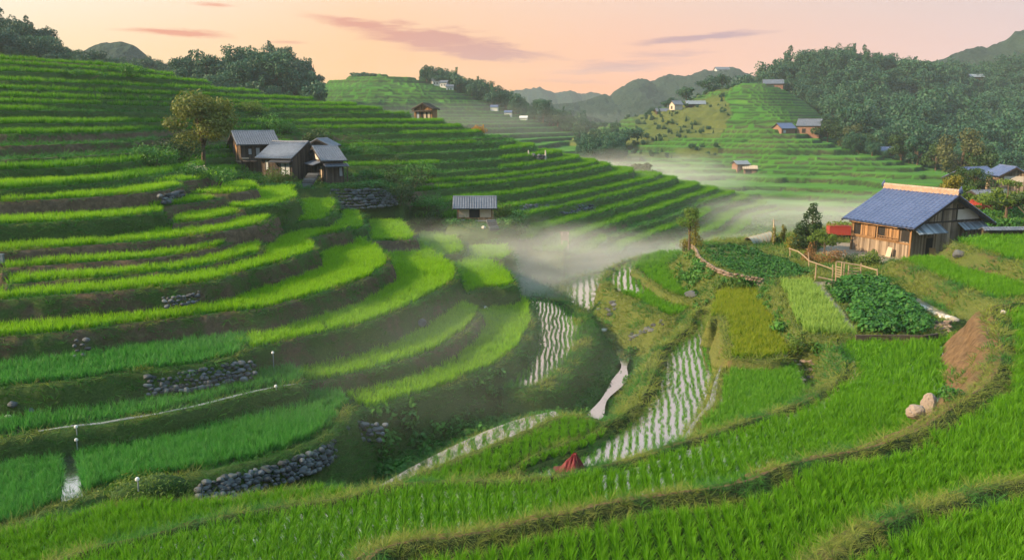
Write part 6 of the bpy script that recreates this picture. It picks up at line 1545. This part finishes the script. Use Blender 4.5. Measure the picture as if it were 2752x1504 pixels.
# thin dawn clouds: long drawn-out streaks at fixed directions of the sky
wob = n.noise(n('ShaderNodeCombineXYZ', {0: n.math('MULTIPLY', az, 14.0), 1: n.math('MULTIPLY', el, 95.0)}).outputs[0], 1.0, 5, 0.62)
det = n.noise(n('ShaderNodeCombineXYZ', {0: n.math('MULTIPLY', az, 40.0), 1: n.math('MULTIPLY', el, 300.0)}).outputs[0], 1.0, 4, 0.6)
def adir(px, py):
    d = ray(px, py); d = d / np.linalg.norm(d); return math.atan2(d[0], d[1]), math.asin(d[2])
total = None
for (x0, y0, x1, y1, th, a) in [(310, 78, 620, 98, 9, 0.9), (500, 8, 650, 18, 5, 0.5), (800, 36, 1130, 95, 15, 0.7), (960, 80, 1330, 118, 24, 1.0), (1080, 125, 1480, 150, 17, 0.9), (1190, 100, 1560, 166, 8, 0.6),
                                (1690, 118, 2080, 84, 9, 0.9), (1640, 150, 1960, 138, 10, 0.45), (1420, 200, 1900, 160, 16, 0.5), (1360, 215, 1700, 222, 8, 0.35), (700, 110, 840, 116, 4, 0.5)]:
    a0, b0 = adir(x0, y0); a1, b1 = adir(x1, y1)
    ca, cb = (a0 + a1) / 2, (b0 + b1) / 2; L = math.hypot(a1 - a0, b1 - b0); ct, st = (a1 - a0) / L, (b1 - b0) / L
    u = n.math('ADD', n.math('MULTIPLY', n.math('SUBTRACT', az, ca), ct / (L * 0.42)), n.math('MULTIPLY', n.math('SUBTRACT', el, cb), st / (L * 0.42)))
    wd = th / FPX
    v = n.math('ADD', n.math('MULTIPLY', n.math('SUBTRACT', az, ca), -st / wd), n.math('MULTIPLY', n.math('SUBTRACT', el, cb), ct / wd))
    v = n.math('ADD', v, n.math('MULTIPLY', n.math('SUBTRACT', wob, 0.5), 4.0))
    q = n.math('ADD', n.math('MULTIPLY', u, u), n.math('MULTIPLY', v, v))
    g = n.math('MULTIPLY', n.math('EXPONENT', n.math('MULTIPLY', q, -0.9)), a * 1.5)
    total = g if total is None else n.math('MAXIMUM', total, g)
cl = n.math('MULTIPLY', n.math('SUBTRACT', n.math('MULTIPLY', total, n.math('ADD', 0.55, n.math('MULTIPLY', det, 1.0))), 0.22), 1.25, clamp=True)
ccol = n.ramp(fa, [(A(-33), lin(240, 150, 105)), (A(-14), lin(226, 146, 118)), (A(0), lin(205, 145, 135)), (A(14), lin(190, 150, 158)), (A(33), lin(185, 165, 172))])
sky = n.mix(n.math('MULTIPLY', cl, 1.0, clamp=True), sky, ccol)
ns = n('ShaderNodeTexSky', sky_type='NISHITA', sun_disc=False, sun_elevation=SUN_EL, sun_rotation=SUN_AZ)
BG = 0.1
tot = n.mix(1.0, n.mix(1.0, sky, (SKY_GAIN / BG,) * 3, 'MULTIPLY'), n.mix(1.0, ns.outputs[0], (0.03,) * 3, 'MULTIPLY'), 'ADD')
bg = n('ShaderNodeBackground', {'Color': tot, 'Strength': BG})
n('ShaderNodeOutputWorld', {'Surface': bg.outputs[0]})
sd = bpy.data.lights.new('sun', 'SUN'); so = bpy.data.objects.new('sun', sd); COL.objects.link(so)
sd.energy = SUN_E; sd.angle = R(1.0); sd.color = (1.0, 0.74, 0.44)
so.rotation_euler = (math.pi / 2 - SUN_EL, 0, math.pi - SUN_AZ)
so.location = (-60, 20, 40)
SC.view_settings.view_transform = 'Standard'; SC.view_settings.look = 'None'; SC.view_settings.exposure = EXPO; SC.view_settings.gamma = 1
SC.view_settings.use_curve_mapping = False
cy = SC.cycles
cy.use_denoising = True; cy.denoiser = 'OPENIMAGEDENOISE'; cy.max_bounces = 6; cy.diffuse_bounces = 3; cy.glossy_bounces = 2; cy.transmission_bounces = 3; cy.volume_bounces = 3; cy.transparent_max_bounces = 4
cy.use_adaptive_sampling = True; cy.adaptive_threshold = 0.02; cy.sample_clamp_indirect = 6
try: cy.volume_step_rate = 1.0; cy.volume_max_steps = 256
except Exception: pass

def vol_mat(name, dens, col, g=0.2):
    m, nt = new_mat(name); n = N(nt)
    pv = n('ShaderNodeVolumePrincipled', {'Color': (*col, 1), 'Density': dens, 'Anisotropy': g})
    o = n('ShaderNodeOutputMaterial'); nt.links.new(pv.outputs[0], o.inputs['Volume'])
    return m
if HAZE:
    b = MB(); b.box((-1400, -60, -25.2), (1400, 1900, 108)); o = b.build('haze', vol_mat('haze', HAZE, (0.78, 0.90, 1.0), 0.0)); tag(o, 'pale dawn haze filling the valleys', kind='stuff')
if MISTON:
    # low mist lying in the valley floor: closed drifts whose density thins out towards their skin
    def mist(c, r, dens, seed, rz=0.0, col=(1.0, 0.97, 0.93), sc=2.4):
        m, nt = new_mat('mist'); n = N(nt)
        p = n.obj()
        nz = n.noise(n('ShaderNodeVectorMath', {0: p, 1: (seed * 3.1, seed * 1.7, 0)}, operation='ADD').outputs[0], sc, 3, 0.6)
        ln = n('ShaderNodeVectorMath', {0: p}, operation='LENGTH').outputs['Value']
        f = n.math('SUBTRACT', 1.0, ln, clamp=True)
        f = n.math('MULTIPLY', n.math('SUBTRACT', n.math('ADD', n.math('MULTIPLY', f, 1.3), n.math('MULTIPLY', nz, 2.0)), 1.2, clamp=True), n.math('MINIMUM', n.math('MULTIPLY', f, 3.0), 1.0))
        pv = n('ShaderNodeVolumePrincipled', {'Color': (*col, 1), 'Density': n.math('MULTIPLY', f, dens), 'Anisotropy': 0.1})
        o = n('ShaderNodeOutputMaterial'); nt.links.new(pv.outputs[0], o.inputs['Volume'])
        bm = bmesh.new(); bmesh.ops.create_icosphere(bm, subdivisions=3, radius=1.0)
        me = bpy.data.meshes.new('mist'); bm.to_mesh(me); bm.free(); me.materials.append(m)
        ob = bpy.data.objects.new('mist', me); COL.objects.link(ob); ob.location = c; ob.scale = r; ob.rotation_euler = (0, 0, rz)
        return tag(ob, 'drift of morning mist lying low in the valley', kind='stuff')
    mist((-3, 90, -15.2), (27, 18, 5.0), 0.030, 1, 0.15)
    mist((7, 95, -16.5), (17, 12, 6.5), 0.032, 7, 0.4)
    mist((3, 84, -17.5), (9, 9, 3.5), 0.03, 8)
    mist((26, 106, -18), (36, 16, 4.0), 0.045, 2, 0.3)
    mist((58, 160, -19), (64, 40, 4.5), 0.028, 3, 0.3)
    mist((30, 205, -15), (46, 26, 9.0), 0.040, 4, -0.2)
    mist((20, 172, -16), (20, 12, 7.0), 0.035, 9, 0.5)
    mist((-8, 52, -15.0), (24, 20, 4.2), 0.010, 5, 0.2)
    mist((-30, 330, -2), (110, 50, 12), 0.004, 6)
